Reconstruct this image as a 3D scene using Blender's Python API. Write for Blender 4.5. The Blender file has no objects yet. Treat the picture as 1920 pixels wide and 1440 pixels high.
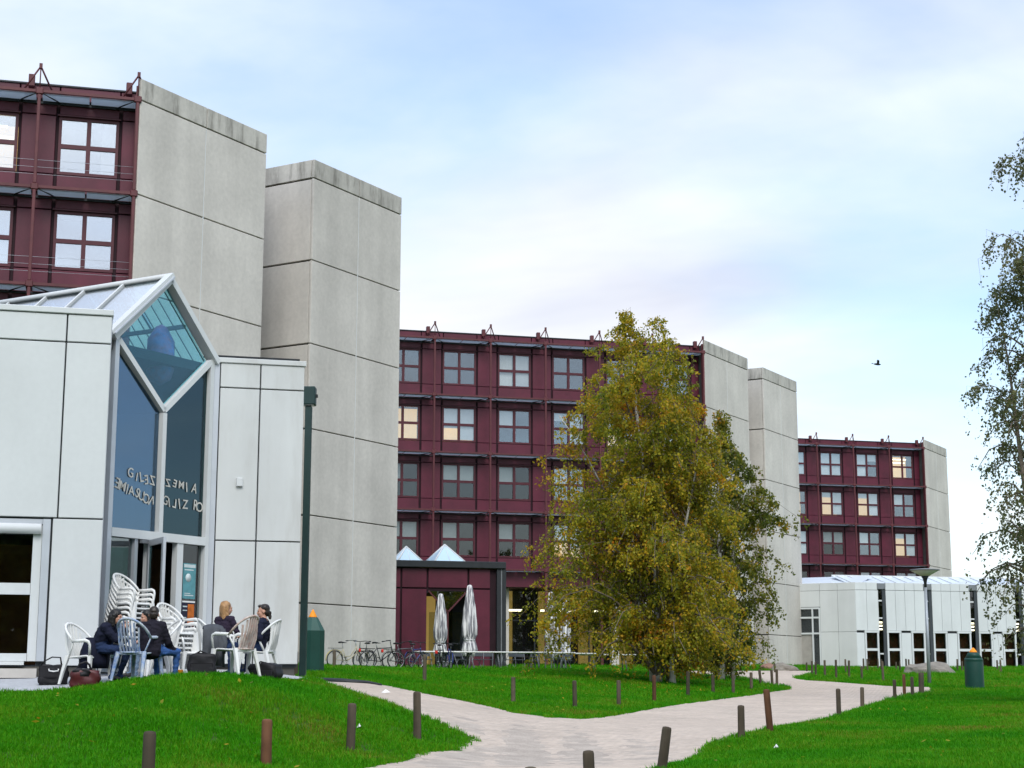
import bpy, bmesh, math, random
import numpy as np
from mathutils import Vector, Matrix, geometry

random.seed(7); np.random.seed(7)
R = math.radians
scene = bpy.context.scene
COL = scene.collection

# ------------------------------------------------------------------ camera
EYE = 1.6
FPX, PITCH, ROLL = 3085.9, R(10.154), R(0.0963)
cam = bpy.data.cameras.new('camera')
cam.sensor_width = 36.0
cam.lens = FPX / 1920 * 36.0
cam.clip_start = 0.1
cam.clip_end = 6000
cam_o = bpy.data.objects.new('camera', cam)
COL.objects.link(cam_o)
CAM_M = Matrix.Rotation(R(90) + PITCH, 4, 'X') @ Matrix.Rotation(ROLL, 4, 'Z')
cam_o.matrix_world = Matrix.Translation((0, 0, EYE)) @ CAM_M
scene.camera = cam_o

# ------------------------------------------------------------------ light
SUN_EL, SUN_AZ = R(45), R(172)      # azimuth clockwise from the viewing direction (+Y): behind the camera
sun = bpy.data.lights.new('sun', 'SUN')
sun.energy = 1.5
sun.angle = R(34)
sun.color = (1.0, 0.965, 0.91)
sun_o = bpy.data.objects.new('sun', sun)
COL.objects.link(sun_o)
sd = Vector((math.sin(SUN_AZ) * math.cos(SUN_EL), math.cos(SUN_AZ) * math.cos(SUN_EL), math.sin(SUN_EL)))
sun_o.rotation_euler = sd.to_track_quat('Z', 'Y').to_euler()
sun_o.location = (0, 0, 60)

world = bpy.data.worlds.new('World')
scene.world = world
world.use_nodes = True
wn, wl = world.node_tree.nodes, world.node_tree.links
wn.clear()
w_out = wn.new('ShaderNodeOutputWorld')
sky = wn.new('ShaderNodeTexSky'); sky.sky_type = 'NISHITA'; sky.sun_disc = False
sky.sun_elevation = SUN_EL; sky.sun_rotation = SUN_AZ
sky.air_density = 1.0; sky.dust_density = 1.2; sky.ozone_density = 1.5
bg_sky = wn.new('ShaderNodeBackground'); bg_sky.inputs[1].default_value = 0.15
tint = wn.new('ShaderNodeMix'); tint.data_type = 'RGBA'; tint.blend_type = 'MULTIPLY'; tint.inputs[0].default_value = 1.0
tint.inputs[7].default_value = (0.90, 1.02, 1.06, 1)
wl.new(sky.outputs[0], tint.inputs[6]); wl.new(tint.outputs[2], bg_sky.inputs[0])
tc = wn.new('ShaderNodeTexCoord')
sep = wn.new('ShaderNodeSeparateXYZ'); wl.new(tc.outputs['Generated'], sep.inputs[0])
def wmath(op, a, b=None, c=None):
    n = wn.new('ShaderNodeMath'); n.operation = op
    for i, v in enumerate((a, b, c)):
        if v is None: continue
        if isinstance(v, (int, float)): n.inputs[i].default_value = v
        else: wl.new(v, n.inputs[i])
    return n.outputs[0]
zz = wmath('ADD', wmath('MAXIMUM', sep.outputs[2], 0.0), 0.16)
cmb = wn.new('ShaderNodeCombineXYZ')
wl.new(wmath('DIVIDE', sep.outputs[0], zz), cmb.inputs[0])
wl.new(wmath('DIVIDE', sep.outputs[1], zz), cmb.inputs[1])
def wnoise(scale, detail, rough, loc, rot=0.0, sx=1.0, dist=0.0):
    mp = wn.new('ShaderNodeMapping'); mp.inputs['Location'].default_value = loc
    mp.inputs['Rotation'].default_value = (0, 0, rot); mp.inputs['Scale'].default_value = (sx, 1, 1)
    wl.new(cmb.outputs[0], mp.inputs[0])
    n = wn.new('ShaderNodeTexNoise'); n.inputs['Scale'].default_value = scale
    n.inputs['Detail'].default_value = detail; n.inputs['Roughness'].default_value = rough
    n.inputs['Distortion'].default_value = dist
    wl.new(mp.outputs[0], n.inputs['Vector'])
    return n.outputs[0]
n_cov = wnoise(0.8, 7, 0.52, (3.1, 1.7, 0), R(28), 0.8, 0.4)
n_shade = wnoise(1.25, 5, 0.5, (9.3, 4.2, 0), R(20), 0.75, 0.3)
n_blue = wnoise(0.42, 2, 0.5, (5.55, 0.4, 0), 0.0, 1.0)
cov = wn.new('ShaderNodeMapRange'); cov.interpolation_type = 'SMOOTHERSTEP'
cov.inputs[1].default_value = 0.40; cov.inputs[2].default_value = 0.69
cov.inputs[3].default_value = 0.14; cov.inputs[4].default_value = 1.0
wl.new(wmath('ADD', wmath('MULTIPLY', n_cov, 0.65), wmath('MULTIPLY', n_blue, 0.35)), cov.inputs[0])
# thicker cloud towards the horizon, as one looks through more of the layer
hz = wn.new('ShaderNodeMapRange'); hz.inputs[1].default_value = 0.02; hz.inputs[2].default_value = 0.26
hz.inputs[3].default_value = 0.75; hz.inputs[4].default_value = 0.0
wl.new(sep.outputs[2], hz.inputs[0])
covf = wmath('MINIMUM', wmath('ADD', cov.outputs[0], wmath('MULTIPLY', hz.outputs[0], 0.8)), 1.0)
ramp = wn.new('ShaderNodeValToRGB')
ramp.color_ramp.elements[0].position = 0.40; ramp.color_ramp.elements[0].color = (0.96, 0.98, 1.0, 1)
ramp.color_ramp.elements[1].position = 0.62; ramp.color_ramp.elements[1].color = (0.66, 0.695, 0.81, 1)
wl.new(wmath('SUBTRACT', n_shade, wmath('MULTIPLY', hz.outputs[0], 0.30)), ramp.inputs[0])
bg_cl = wn.new('ShaderNodeBackground')
# an overcast layer grows brighter towards the zenith
zen = wn.new('ShaderNodeMapRange'); zen.interpolation_type = 'SMOOTHSTEP'
zen.inputs[1].default_value = 0.25; zen.inputs[2].default_value = 1.0; zen.inputs[3].default_value = 0.76; zen.inputs[4].default_value = 1.7
wl.new(sep.outputs[2], zen.inputs[0]); wl.new(zen.outputs[0], bg_cl.inputs[1])
wl.new(ramp.outputs[0], bg_cl.inputs[0])
wmix = wn.new('ShaderNodeMixShader')
wl.new(covf, wmix.inputs[0]); wl.new(bg_sky.outputs[0], wmix.inputs[1]); wl.new(bg_cl.outputs[0], wmix.inputs[2])
wl.new(wmix.outputs[0], w_out.inputs[0])

vs = scene.view_settings
vs.view_transform = 'Standard'; vs.look = 'None'; vs.gamma = 1.0; vs.exposure = 0.62
vs.use_curve_mapping = False
scene.cycles.use_denoising = True
scene.cycles.max_bounces = 6
scene.cycles.transparent_max_bounces = 12
scene.cycles.caustics_reflective = False
scene.cycles.caustics_refractive = False

# ------------------------------------------------------------------ photograph measurements -> place
def ray(px, py):
    """direction of a line of sight, scaled to one metre of depth along +Y"""
    d = CAM_M.to_3x3() @ Vector(((px - 960) / FPX, -(py - 720) / FPX, -1))
    return d / d.y
def at(px, py, Y):
    d = ray(px, py)
    return Vector((d.x * Y, Y, EYE + d.z * Y))

# terrain heights surveyed at (column, row, distance)
SURVEY = [
 (960,1440,19.8),(750,1440,20),(1250,1440,20),(900,1388,25.5),(1090,1349,35),(1200,1335,39),(1330,1315,46),(1420,1303,53),(1480,1292,60),
 (1400,1378,27.5),(1560,1345,36),(1640,1320,45),(1690,1305,53),(1900,1440,19),(1900,1350,34),(1900,1300,56),(1828,1292,60),(1742,1286,65),
 (1690,1288,63),(1560,1280,68),(1490,1270,78),(1510,1264,88),(1420,1262,90),(1610,1253,113),(1900,1254,108),(1516,1247,118),(1430,1249,110),
 (960,1337,36),(900,1322,38),(790,1300,40),(700,1283,41.5),(620,1278,42),(583,1259,45),(660,1254,60),(850,1258,63),(1000,1258,66),(1150,1262,63),(1230,1281,56),(1290,1308,48),
 (850,1253,84),(1020,1251,99),(700,1256,68),
 (300,1277,23.6),(480,1278,24.0),(560,1281,26),(590,1281,31),(700,1310,28.5),(830,1360,26.5),(498,1438,19.3),(657,1412,21.5),(782,1393,24.5),(0,1440,16.5),(200,1440,17),(300,1350,20),(0,1299,24.2),(140,1297,24.3),
 (0,1270,26.2),(190,1271,26.4),(300,1270,28.5),(440,1266,29.5),(560,1264,31),(350,1273,26.5),(500,1274,27),(250,1273,25.5),
 (520,1300,23),(100,1350,20.5),
]
_cp = [at(*s) for s in SURVEY]
_cp += [Vector(p) for p in ((0,0,0),(-12,2,0.05),(14,2,0),(0,9,0.22),(-5,9,0.25),(6,9,0.2),(60,60,1.5),(70,110,2.3),(60,10,0.3),(-40,20,1.5),(-45,60,2.0),(-30,110,2.3),(40,160,2.7),(0,160,2.7),(-40,160,2.7),(80,160,2.7),(0,-20,-0.3),(-40,-20,0),(50,-20,-.3))]
_X = np.array([[p.x, p.y] for p in _cp]); _Z = np.array([p.z for p in _cp])
def _phi(r2): return 0.5 * r2 * np.log(r2 + 1e-9)
_n = len(_X)
_d2 = ((_X[:, None] - _X[None]) ** 2).sum(-1)
_A = np.zeros((_n + 3, _n + 3)); _A[:_n, :_n] = _phi(_d2) + np.eye(_n) * 0.6
_A[:_n, _n] = 1; _A[:_n, _n + 1:] = _X; _A[_n, :_n] = 1; _A[_n + 1:, :_n] = _X.T
_W = np.linalg.solve(_A, np.concatenate([_Z, [0, 0, 0]]))
def terr(xs, ys):
    xs = np.clip(np.asarray(xs, float), -45, 80); ys = np.clip(np.asarray(ys, float), -20, 165)
    P = np.stack([xs.ravel(), ys.ravel()], 1)
    out = np.empty(len(P))
    for i in range(0, len(P), 20000):
        q = P[i:i + 20000]
        r2 = ((q[:, None] - _X[None]) ** 2).sum(-1)
        out[i:i + 20000] = _phi(r2) @ _W[:_n] + _W[_n] + q @ _W[_n + 1:]
    return out.reshape(xs.shape)
def tz(x, y): return float(terr(np.array([x]), np.array([y]))[0])
def gpt(px, py):
    """where a line of sight meets the ground"""
    d = ray(px, py)
    Y = np.arange(8, 170, 0.1)
    h = EYE + d.z * Y - terr(d.x * Y, Y)
    i = np.where(h <= 0)[0]
    Yh = float(Y[i[0]]) if len(i) else 120.0
    return Vector((d.x * Yh, Yh, tz(d.x * Yh, Yh)))
def onground(px, Y):
    d = ray(px, 1270)
    return Vector((d.x * Y, Y, tz(d.x * Y, Y)))

# ------------------------------------------------------------------ materials
MATS = {}
def mat(name, col, rough=0.6, var=0.12, scale=3.0, spec=0.3, metallic=0.0, bump=0.0, fine=0.0, streak=0.0,
        col2=None, emit=None, emit_s=0.0, objvar=0.0, dirt=0.0, dirtcol=(0.06, 0.055, 0.05), dirtscale=2.0):
    if name in MATS: return MATS[name]
    m = bpy.data.materials.new(name); m.use_nodes = True
    nt = m.node_tree; N, L = nt.nodes, nt.links
    b = N['Principled BSDF']
    b.inputs['Roughness'].default_value = rough
    b.inputs['Metallic'].default_value = metallic
    b.inputs['Specular IOR Level'].default_value = spec
    geo = N.new('ShaderNodeNewGeometry')
    def noise(sc, det, vec=None, ro=0.55):
        n = N.new('ShaderNodeTexNoise'); n.inputs['Scale'].default_value = sc
        n.inputs['Detail'].default_value = det; n.inputs['Roughness'].default_value = ro
        L.new(vec if vec else geo.outputs['Position'], n.inputs['Vector']); return n.outputs[0]
    def mapr(x, a, c):
        n = N.new('ShaderNodeMapRange'); n.inputs[1].default_value = 0.25; n.inputs[2].default_value = 0.75
        n.inputs[3].default_value = a; n.inputs[4].default_value = c; L.new(x, n.inputs[0]); return n.outputs[0]
    def mul(a, c):
        n = N.new('ShaderNodeMath'); n.operation = 'MULTIPLY'; L.new(a, n.inputs[0]); L.new(c, n.inputs[1]); return n.outputs[0]
    n1 = noise(scale, 5)
    f = mapr(n1, 1 - var, 1 + var)
    if fine: f = mul(f, mapr(noise(scale * 14, 3), 1 - fine, 1 + fine))
    if streak:
        mp = N.new('ShaderNodeMapping'); mp.inputs['Scale'].default_value = (1, 1, 0.06)
        L.new(geo.outputs['Position'], mp.inputs[0])
        f = mul(f, mapr(noise(scale * 1.6, 4, mp.outputs[0]), 1 - streak, 1 + streak * 0.6))
    if objvar:
        oi = N.new('ShaderNodeObjectInfo')
        n = N.new('ShaderNodeMapRange'); n.inputs[3].default_value = 1 - objvar; n.inputs[4].default_value = 1 + objvar
        L.new(oi.outputs['Random'], n.inputs[0]); f = mul(f, n.outputs[0])
    base = N.new('ShaderNodeMix'); base.data_type = 'RGBA'; base.inputs[0].default_value = 0
    base.inputs[6].default_value = (*col, 1); base.inputs[7].default_value = (*(col2 or col), 1)
    if col2: L.new(mapr(noise(scale * 2.3, 4), 0, 1), base.inputs[0])
    vm = N.new('ShaderNodeVectorMath'); vm.operation = 'SCALE'
    L.new(base.outputs[2], vm.inputs[0]); L.new(f, vm.inputs['Scale'])
    cout = vm.outputs[0]
    if dirt:
        mp = N.new('ShaderNodeMapping'); mp.inputs['Scale'].default_value = (1, 1, 0.22)
        L.new(geo.outputs['Position'], mp.inputs[0])
        dm = N.new('ShaderNodeMapRange'); dm.interpolation_type = 'SMOOTHSTEP'
        dm.inputs[1].default_value = 0.45; dm.inputs[2].default_value = 0.75; dm.inputs[4].default_value = dirt
        L.new(noise(dirtscale, 6, mp.outputs[0], 0.65), dm.inputs[0])
        mx = N.new('ShaderNodeMix'); mx.data_type = 'RGBA'
        L.new(dm.outputs[0], mx.inputs[0]); L.new(cout, mx.inputs[6]); mx.inputs[7].default_value = (*dirtcol, 1)
        cout = mx.outputs[2]
    L.new(cout, b.inputs['Base Color'])
    if bump:
        bp = N.new('ShaderNodeBump'); bp.inputs['Strength'].default_value = bump; bp.inputs['Distance'].default_value = 0.02
        L.new(noise(scale * 9, 5), bp.inputs['Height']); L.new(bp.outputs[0], b.inputs['Normal'])
    if emit:
        b.inputs['Emission Color'].default_value = (*emit, 1); b.inputs['Emission Strength'].default_value = emit_s
    MATS[name] = m
    return m

def glass_mat(name, tint, refl, rough=0.015, wob=0.0, coat=(0.95, 0.97, 1)):
    if name in MATS: return MATS[name]
    m = bpy.data.materials.new(name); m.use_nodes = True
    nt = m.node_tree; N, L = nt.nodes, nt.links; N.clear()
    out = N.new('ShaderNodeOutputMaterial')
    tr = N.new('ShaderNodeBsdfTransparent'); tr.inputs[0].default_value = (*tint, 1)
    gl = N.new('ShaderNodeBsdfGlossy'); gl.inputs['Roughness'].default_value = rough; gl.inputs[0].default_value = (*coat, 1)
    if wob:
        geo = N.new('ShaderNodeNewGeometry'); n = N.new('ShaderNodeTexNoise'); n.inputs['Scale'].default_value = 0.9
        L.new(geo.outputs['Position'], n.inputs['Vector'])
        bp = N.new('ShaderNodeBump'); bp.inputs['Strength'].default_value = wob; bp.inputs['Distance'].default_value = 0.05
        L.new(n.outputs[0], bp.inputs['Height']); L.new(bp.outputs[0], gl.inputs['Normal'])
    lw = N.new('ShaderNodeLayerWeight'); lw.inputs[0].default_value = 0.5
    pw = N.new('ShaderNodeMath'); pw.operation = 'POWER'; pw.inputs[1].default_value = 5.0; L.new(lw.outputs['Facing'], pw.inputs[0])
    ad = N.new('ShaderNodeMath'); ad.operation = 'MULTIPLY_ADD'; ad.use_clamp = True; ad.inputs[1].default_value = 0.9 - refl; ad.inputs[2].default_value = refl + 0.03
    L.new(pw.outputs[0], ad.inputs[0])
    mx = N.new('ShaderNodeMixShader'); L.new(ad.outputs[0], mx.inputs[0]); L.new(tr.outputs[0], mx.inputs[1]); L.new(gl.outputs[0], mx.inputs[2])
    L.new(mx.outputs[0], out.inputs[0])
    MATS[name] = m
    return m

def sheet_mat(name, col, transl):
    if name in MATS: return MATS[name]
    m = bpy.data.materials.new(name); m.use_nodes = True
    N, L = m.node_tree.nodes, m.node_tree.links
    b = N['Principled BSDF']; b.inputs['Base Color'].default_value = (*col, 1); b.inputs['Roughness'].default_value = 0.4
    tl = N.new('ShaderNodeBsdfTranslucent'); tl.inputs[0].default_value = (*col, 1)
    mx = N.new('ShaderNodeMixShader'); mx.inputs[0].default_value = transl
    L.new(b.outputs[0], mx.inputs[1]); L.new(tl.outputs[0], mx.inputs[2]); L.new(mx.outputs[0], N['Material Output'].inputs[0])
    MATS[name] = m
    return m

def leaf_mat(name, cols, transl=0.35, nscale=0.8, spec=0.25):
    """leaf colour differs leaf by leaf (random per island)"""
    m = bpy.data.materials.new(name); m.use_nodes = True
    nt = m.node_tree; N, L = nt.nodes, nt.links; N.clear()
    out = N.new('ShaderNodeOutputMaterial')
    geo = N.new('ShaderNodeNewGeometry')
    rp = N.new('ShaderNodeValToRGB')
    rp.color_ramp.interpolation = 'LINEAR'
    els = rp.color_ramp.elements
    for i, (p, c) in enumerate(cols):
        e = els[i] if i < 2 else els.new(p)
        e.position = p; e.color = (*c, 1)
    n = N.new('ShaderNodeTexNoise'); n.inputs['Scale'].default_value = nscale; n.inputs['Detail'].default_value = 3
    L.new(geo.outputs['Position'], n.inputs['Vector'])
    a = N.new('ShaderNodeMath'); a.operation = 'MULTIPLY_ADD'; a.inputs[1].default_value = 0.55
    L.new(geo.outputs['Random Per Island'], a.inputs[0])
    b_ = N.new('ShaderNodeMath'); b_.operation = 'MULTIPLY_ADD'; b_.inputs[1].default_value = 1.3; b_.inputs[2].default_value = -0.42
    L.new(n.outputs[0], b_.inputs[0]); L.new(b_.outputs[0], a.inputs[2])
    L.new(a.outputs[0], rp.inputs[0])
    df = N.new('ShaderNodeBsdfPrincipled'); df.inputs['Roughness'].default_value = 0.5; df.inputs['Specular IOR Level'].default_value = spec
    tl = N.new('ShaderNodeBsdfTranslucent')
    L.new(rp.outputs[0], df.inputs['Base Color']); L.new(rp.outputs[0], tl.inputs[0])
    mx = N.new('ShaderNodeMixShader'); mx.inputs[0].default_value = transl
    L.new(df.outputs[0], mx.inputs[1]); L.new(tl.outputs[0], mx.inputs[2]); L.new(mx.outputs[0], out.inputs[0])
    MATS[name] = m
    return m

# ------------------------------------------------------------------ object helpers
def tag(o, label=None, cat=None, group=None, kind=None):
    if label: o['label'] = label
    if cat: o['category'] = cat
    if group: o['group'] = group
    if kind: o['kind'] = kind
    return o
def empty(name, loc, rz=0.0):
    o = bpy.data.objects.new(name, None); COL.objects.link(o)
    o.location = loc; o.rotation_euler = (0, 0, rz); o.empty_display_size = 0.3
    return o
def link(name, me, parent=None, loc=(0, 0, 0), rot=(0, 0, 0)):
    o = bpy.data.objects.new(name, me); COL.objects.link(o)
    o.parent = parent; o.location = loc; o.rotation_euler = rot
    return o
def copy_tree(o, parent=None):
    c = o.copy(); COL.objects.link(c); c.parent = parent
    for ch in list(o.children): copy_tree(ch, c)
    return c

class MB:
    """collects shapes into one mesh"""
    def __init__(s): s.v = []; s.f = []; s.smooth = []
    def add(s, vs, fs, smooth=False):
        k = len(s.v); s.v += [tuple(p) for p in vs]
        for f in fs: s.f.append(tuple(i + k for i in f)); s.smooth.append(smooth)
    def box(s, x0, x1, y0, y1, z0, z1, M=None, ch=0.0):
        if ch <= 0:
            vs = [(x, y, z) for z in (z0, z1) for y in (y0, y1) for x in (x0, x1)]
            fs = [(0, 2, 3, 1), (4, 5, 7, 6), (0, 1, 5, 4), (2, 6, 7, 3), (0, 4, 6, 2), (1, 3, 7, 5)]
        else:
            bm = bmesh.new(); bmesh.ops.create_cube(bm, size=1)
            for v in bm.verts:
                v.co = Vector(((x0 + x1) / 2 + v.co.x * (x1 - x0), (y0 + y1) / 2 + v.co.y * (y1 - y0), (z0 + z1) / 2 + v.co.z * (z1 - z0)))
            bmesh.ops.bevel(bm, geom=bm.edges[:], offset=ch, segments=1, affect='EDGES')
            bm.verts.index_update()
            vs = [v.co.copy() for v in bm.verts]; fs = [[v.index for v in f.verts] for f in bm.faces]; bm.free()
        if M: vs = [M @ Vector(p) for p in vs]
        s.add(vs, fs); return s
    def tube(s, pts, rad, n=8, caps=True, flat=1.0, smooth=True):
        pts = [Vector(p) for p in pts]
        if isinstance(rad, (int, float)): rad = [rad] * len(pts)
        vs = []; fs = []
        up = None
        for i, p in enumerate(pts):
            t = (pts[min(i + 1, len(pts) - 1)] - pts[max(i - 1, 0)]).normalized()
            if up is None:
                up = Vector((0, 0, 1)) if abs(t.z) < 0.9 else Vector((1, 0, 0))
            a = t.cross(up)
            if a.length < 1e-4: a = t.cross(Vector((0, 1, 0.1)))
            a.normalize(); b = a.cross(t).normalized(); up = b
            for k in range(n):
                an = 2 * math.pi * (k + 0.5) / n
                vs.append(p + (a * math.cos(an) + b * math.sin(an) * flat) * rad[i])
        for i in range(len(pts) - 1):
            for k in range(n):
                fs.append((i * n + k, i * n + (k + 1) % n, (i + 1) * n + (k + 1) % n, (i + 1) * n + k))
        if caps:
            fs.append(tuple(range(n - 1, -1, -1))); fs.append(tuple((len(pts) - 1) * n + k for k in range(n)))
        s.add(vs, fs, smooth); return s
    def lathe(s, prof, n=16, c=(0, 0, 0), cap=True, smooth=True, fn=None):
        vs = []; fs = []
        for r_, z in prof:
            for k in range(n):
                a = 2 * math.pi * k / n
                q = r_ * (fn(a, z) if fn else 1)
                vs.append((c[0] + q * math.cos(a), c[1] + q * math.sin(a), c[2] + z))
        for i in range(len(prof) - 1):
            for k in range(n):
                fs.append((i * n + k, i * n + (k + 1) % n, (i + 1) * n + (k + 1) % n, (i + 1) * n + k))
        if cap:
            fs.append(tuple(range(n - 1, -1, -1))); fs.append(tuple((len(prof) - 1) * n + k for k in range(n)))
        s.add(vs, fs, smooth); return s
    def prism(s, poly, d):
        """closed polygon of 3-D points pushed along vector d"""
        n = len(poly); d = Vector(d)
        vs = [Vector(p) for p in poly] + [Vector(p) + d for p in poly]
        fs = [tuple(range(n)), tuple(range(2 * n - 1, n - 1, -1))] + [(i, i + n, (i + 1) % n + n, (i + 1) % n) for i in range(n)]
        s.add(vs, fs); return s
    def mesh(s, name, m):
        me = bpy.data.meshes.new(name); me.from_pydata(s.v, [], s.f)
        bm = bmesh.new(); bm.from_mesh(me); bmesh.ops.recalc_face_normals(bm, faces=bm.faces); bm.to_mesh(me); bm.free()
        me.polygons.foreach_set('use_smooth', s.smooth)
        if m: me.materials.append(m)
        me.update(); return me
    def build(s, name, m, parent=None, loc=(0, 0, 0), rot=(0, 0, 0)):
        return link(name, s.mesh(name, m), parent, loc, rot)

_boxes = {}
def box_mesh(name, sx, sy, sz, m, ch=0.0):
    k = (round(sx, 3), round(sy, 3), round(sz, 3), m.name, ch)
    if k not in _boxes:
        _boxes[k] = MB().box(-sx / 2, sx / 2, -sy / 2, sy / 2, -sz / 2, sz / 2, ch=ch).mesh(name, m)
    return _boxes[k]

ORD = ['first', 'second', 'third', 'fourth', 'fifth', 'sixth', 'seventh', 'eighth', 'ninth', 'tenth', 'eleventh', 'twelfth', 'thirteenth', 'fourteenth', 'fifteenth', 'sixteenth', 'seventeenth', 'eighteenth', 'nineteenth', 'twentieth', 'twenty-first', 'twenty-second', 'twenty-third', 'twenty-fourth']
def free(o, label, cat):
    """make a part a thing of its own, where it stands"""
    o.location = o.location + o.parent.location; o.parent = None
    return tag(o, label, cat)

class Frame:
    """a vertical working plane of a building: x along the wall, y into it, z up (absolute)"""
    def __init__(s, root, o, ang):
        s.root = root; s.o = Vector((o[0], o[1], 0)); s.a = ang
        s.M = Matrix.Translation(s.o) @ Matrix.Rotation(ang, 4, 'Z')
    def w(s, x, y, z): return s.M @ Vector((x, y, z))
    def box(s, name, x0, x1, y0, y1, z0, z1, m, parent=None, ch=0.0):
        c = s.w((x0 + x1) / 2, (y0 + y1) / 2, (z0 + z1) / 2)
        me = box_mesh(name, x1 - x0, y1 - y0, z1 - z0, m, ch)
        p = parent or s.root
        return link(name, me, p, s.rel(c, p), (0, 0, s.a - s.pang(p)))
    def pang(s, p): return 0.0 if p is s.root else s.a * p.get('_rot', 0)
    def rel(s, c, p):
        if p is s.root: return c - s.root.location
        # a sub-part: its parent part is placed directly under the root
        inv = Matrix.Rotation(-p.rotation_euler[2], 3, 'Z')
        return inv @ (c - s.root.location - p.location)
    def sub(s, name, x0, x1, y0, y1, z0, z1, m, parent, ch=0.0):
        c = s.w((x0 + x1) / 2, (y0 + y1) / 2, (z0 + z1) / 2)
        me = box_mesh(name, x1 - x0, y1 - y0, z1 - z0, m, ch)
        return link(name, me, parent, s.rel(c, parent), (0, 0, s.a - parent.rotation_euler[2]))
    def mesh(s, name, mb, m, parent=None):
        """mb given in frame coordinates"""
        p = parent or s.root
        q = mb.mesh(name, m)
        c = Vector(s.o)
        if p is s.root: return link(name, q, p, c - s.root.location, (0, 0, s.a))
        return link(name, q, p, s.rel(c, p), (0, 0, s.a - p.rotation_euler[2]))
AF = R(90 - 75.405)            # facades
AR = R(90 - 30.405)            # the tower faces turned 45 degrees
# ================================================================== THE SETTING
m_soil = mat('lawn_soil', (0.035, 0.10, 0.012), 0.9, 0.35, 1.2, 0.1, fine=0.3, col2=(0.05, 0.105, 0.013), bump=0.4)
m_sand = mat('joint_sand', (0.40, 0.345, 0.295), 0.95, 0.2, 3, 0.1, fine=0.2)
m_pave = mat('paver_stone', (0.475, 0.40, 0.335), 0.85, 0.10, 0.7, 0.2, fine=0.10, objvar=0.08, col2=(0.505, 0.42, 0.35), dirt=0.18, dirtcol=(0.27, 0.24, 0.20), dirtscale=0.9)
m_terr = mat('terrace_slab', (0.40, 0.41, 0.43), 0.9, 0.1, 1.5, 0.2, fine=0.15, objvar=0.06)
m_earth = mat('bare_earth', (0.20, 0.115, 0.06), 0.95, 0.3, 2.5, 0.1, fine=0.3)

# ---- ground: one sheet out to the horizon
gx = np.concatenate([[-3000, -900, -300, -120, -70], np.arange(-45, 80.1, 0.55), [110, 180, 350, 900, 3000]])
gy = np.concatenate([[-3000, -900, -300, -100, -45], np.arange(-20, 8, 2.0), np.arange(8, 125, 0.55), np.arange(126, 166, 2.5), [200, 320, 700, 1500, 4500]])
GX, GY = np.meshgrid(gx, gy)
GZ = terr(GX, GY)
def path_signed(polys, xs, ys):
    """true where a point lies inside one of the outlines"""
    ins = np.zeros(xs.shape, bool)
    for poly in polys:
        P = np.array(poly); x1, y1 = P[:, 0], P[:, 1]; x2, y2 = np.roll(x1, -1), np.roll(y1, -1)
        c = np.zeros(xs.shape, bool)
        for a, b, e, f in zip(x1, y1, x2, y2):
            if b == f: continue
            h = ((b > ys) != (f > ys)) & (xs < (e - a) * (ys - b) / (f - b) + a)
            c ^= h
        ins |= c
    return ins
def smooth_line(pts, k=6):
    """Catmull-Rom through plan points"""
    out = []
    P = [pts[0]] + pts + [pts[-1]]
    for i in range(1, len(P) - 2):
        for t in np.linspace(0, 1, k, endpoint=False):
            a, b, c, d = (np.array(P[i + j]) for j in (-1, 0, 1, 2))
            out.append(tuple(0.5 * ((2 * b) + (c - a) * t + (2 * a - 5 * b + 4 * c - d) * t * t + (-a + 3 * b - 3 * c + d) * t ** 3)))
    out.append(tuple(pts[-1])); return out
g2 = lambda px, py: tuple(gpt(px, py)[:2])
left_edge = [(-4.2, 9.0), (-3.0, 15.5)] + [g2(*p) for p in ((700, 1440), (830, 1410), (893, 1391))]
left_edge2 = [g2(*p) for p in ((893, 1387), (830, 1360), (765, 1334), (700, 1311), (640, 1293))] + [tuple(onground(592, 31.5)[:2]), tuple(onground(540, 33.5)[:2])]
mid_edge = [tuple(onground(545, 43.0)[:2]), tuple(onground(620, 42.4)[:2])] + [g2(*p) for p in ((700, 1283), (790, 1300), (900, 1322), (960, 1337), (1030, 1347))]
mid_edge2 = [g2(*p) for p in ((1030, 1347), (1095, 1349), (1200, 1335), (1330, 1315), (1420, 1303), (1470, 1295), (1481, 1291))] + [g2(1472, 1287), g2(1440, 1283)] + [tuple(onground(1380, 71)[:2]), tuple(onground(1290, 74)[:2])]
far_edge = [tuple(onground(1290, 93)[:2]), tuple(onground(1400, 95)[:2]), tuple(onground(1500, 97)[:2]), tuple(onground(1530, 94)[:2])] + [g2(*p) for p in ((1500, 1269), (1488, 1272), (1510, 1276))]
far_edge2 = [g2(*p) for p in ((1560, 1279), (1625, 1284), (1685, 1288))] + [tuple(onground(1745, 62.5)[:2])]
right_edge = [tuple(onground(1745, 57)[:2]), g2(1690, 1306), g2(1640, 1321), g2(1565, 1345), g2(1490, 1361), g2(1400, 1378), g2(1330, 1399), g2(1250, 1440), (1.05, 17.4), (0.3, 15.0), (-1.2, 9.0)]
PATH = smooth_line(left_edge) + smooth_line(left_edge2) + smooth_line(mid_edge) + smooth_line(mid_edge2) + smooth_line(far_edge) + smooth_line(far_edge2) + smooth_line(right_edge)
TERRACE = [tuple(onground(-400, 23.6)[:2]), tuple(onground(0, 24.0)[:2]), tuple(onground(120, 24.25)[:2]), tuple(onground(175, 24.9)[:2]), tuple(onground(300, 25.2)[:2]), tuple(onground(480, 25.9)[:2]), tuple(onground(590, 31.5)[:2]), tuple(onground(540, 33.5)[:2]), tuple(onground(560, 38)[:2]), tuple(onground(150, 34)[:2]), tuple(onground(-400, 30)[:2])]
inside = path_signed([PATH, TERRACE], GX, GY)
GZ2 = GZ - 0.0
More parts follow.
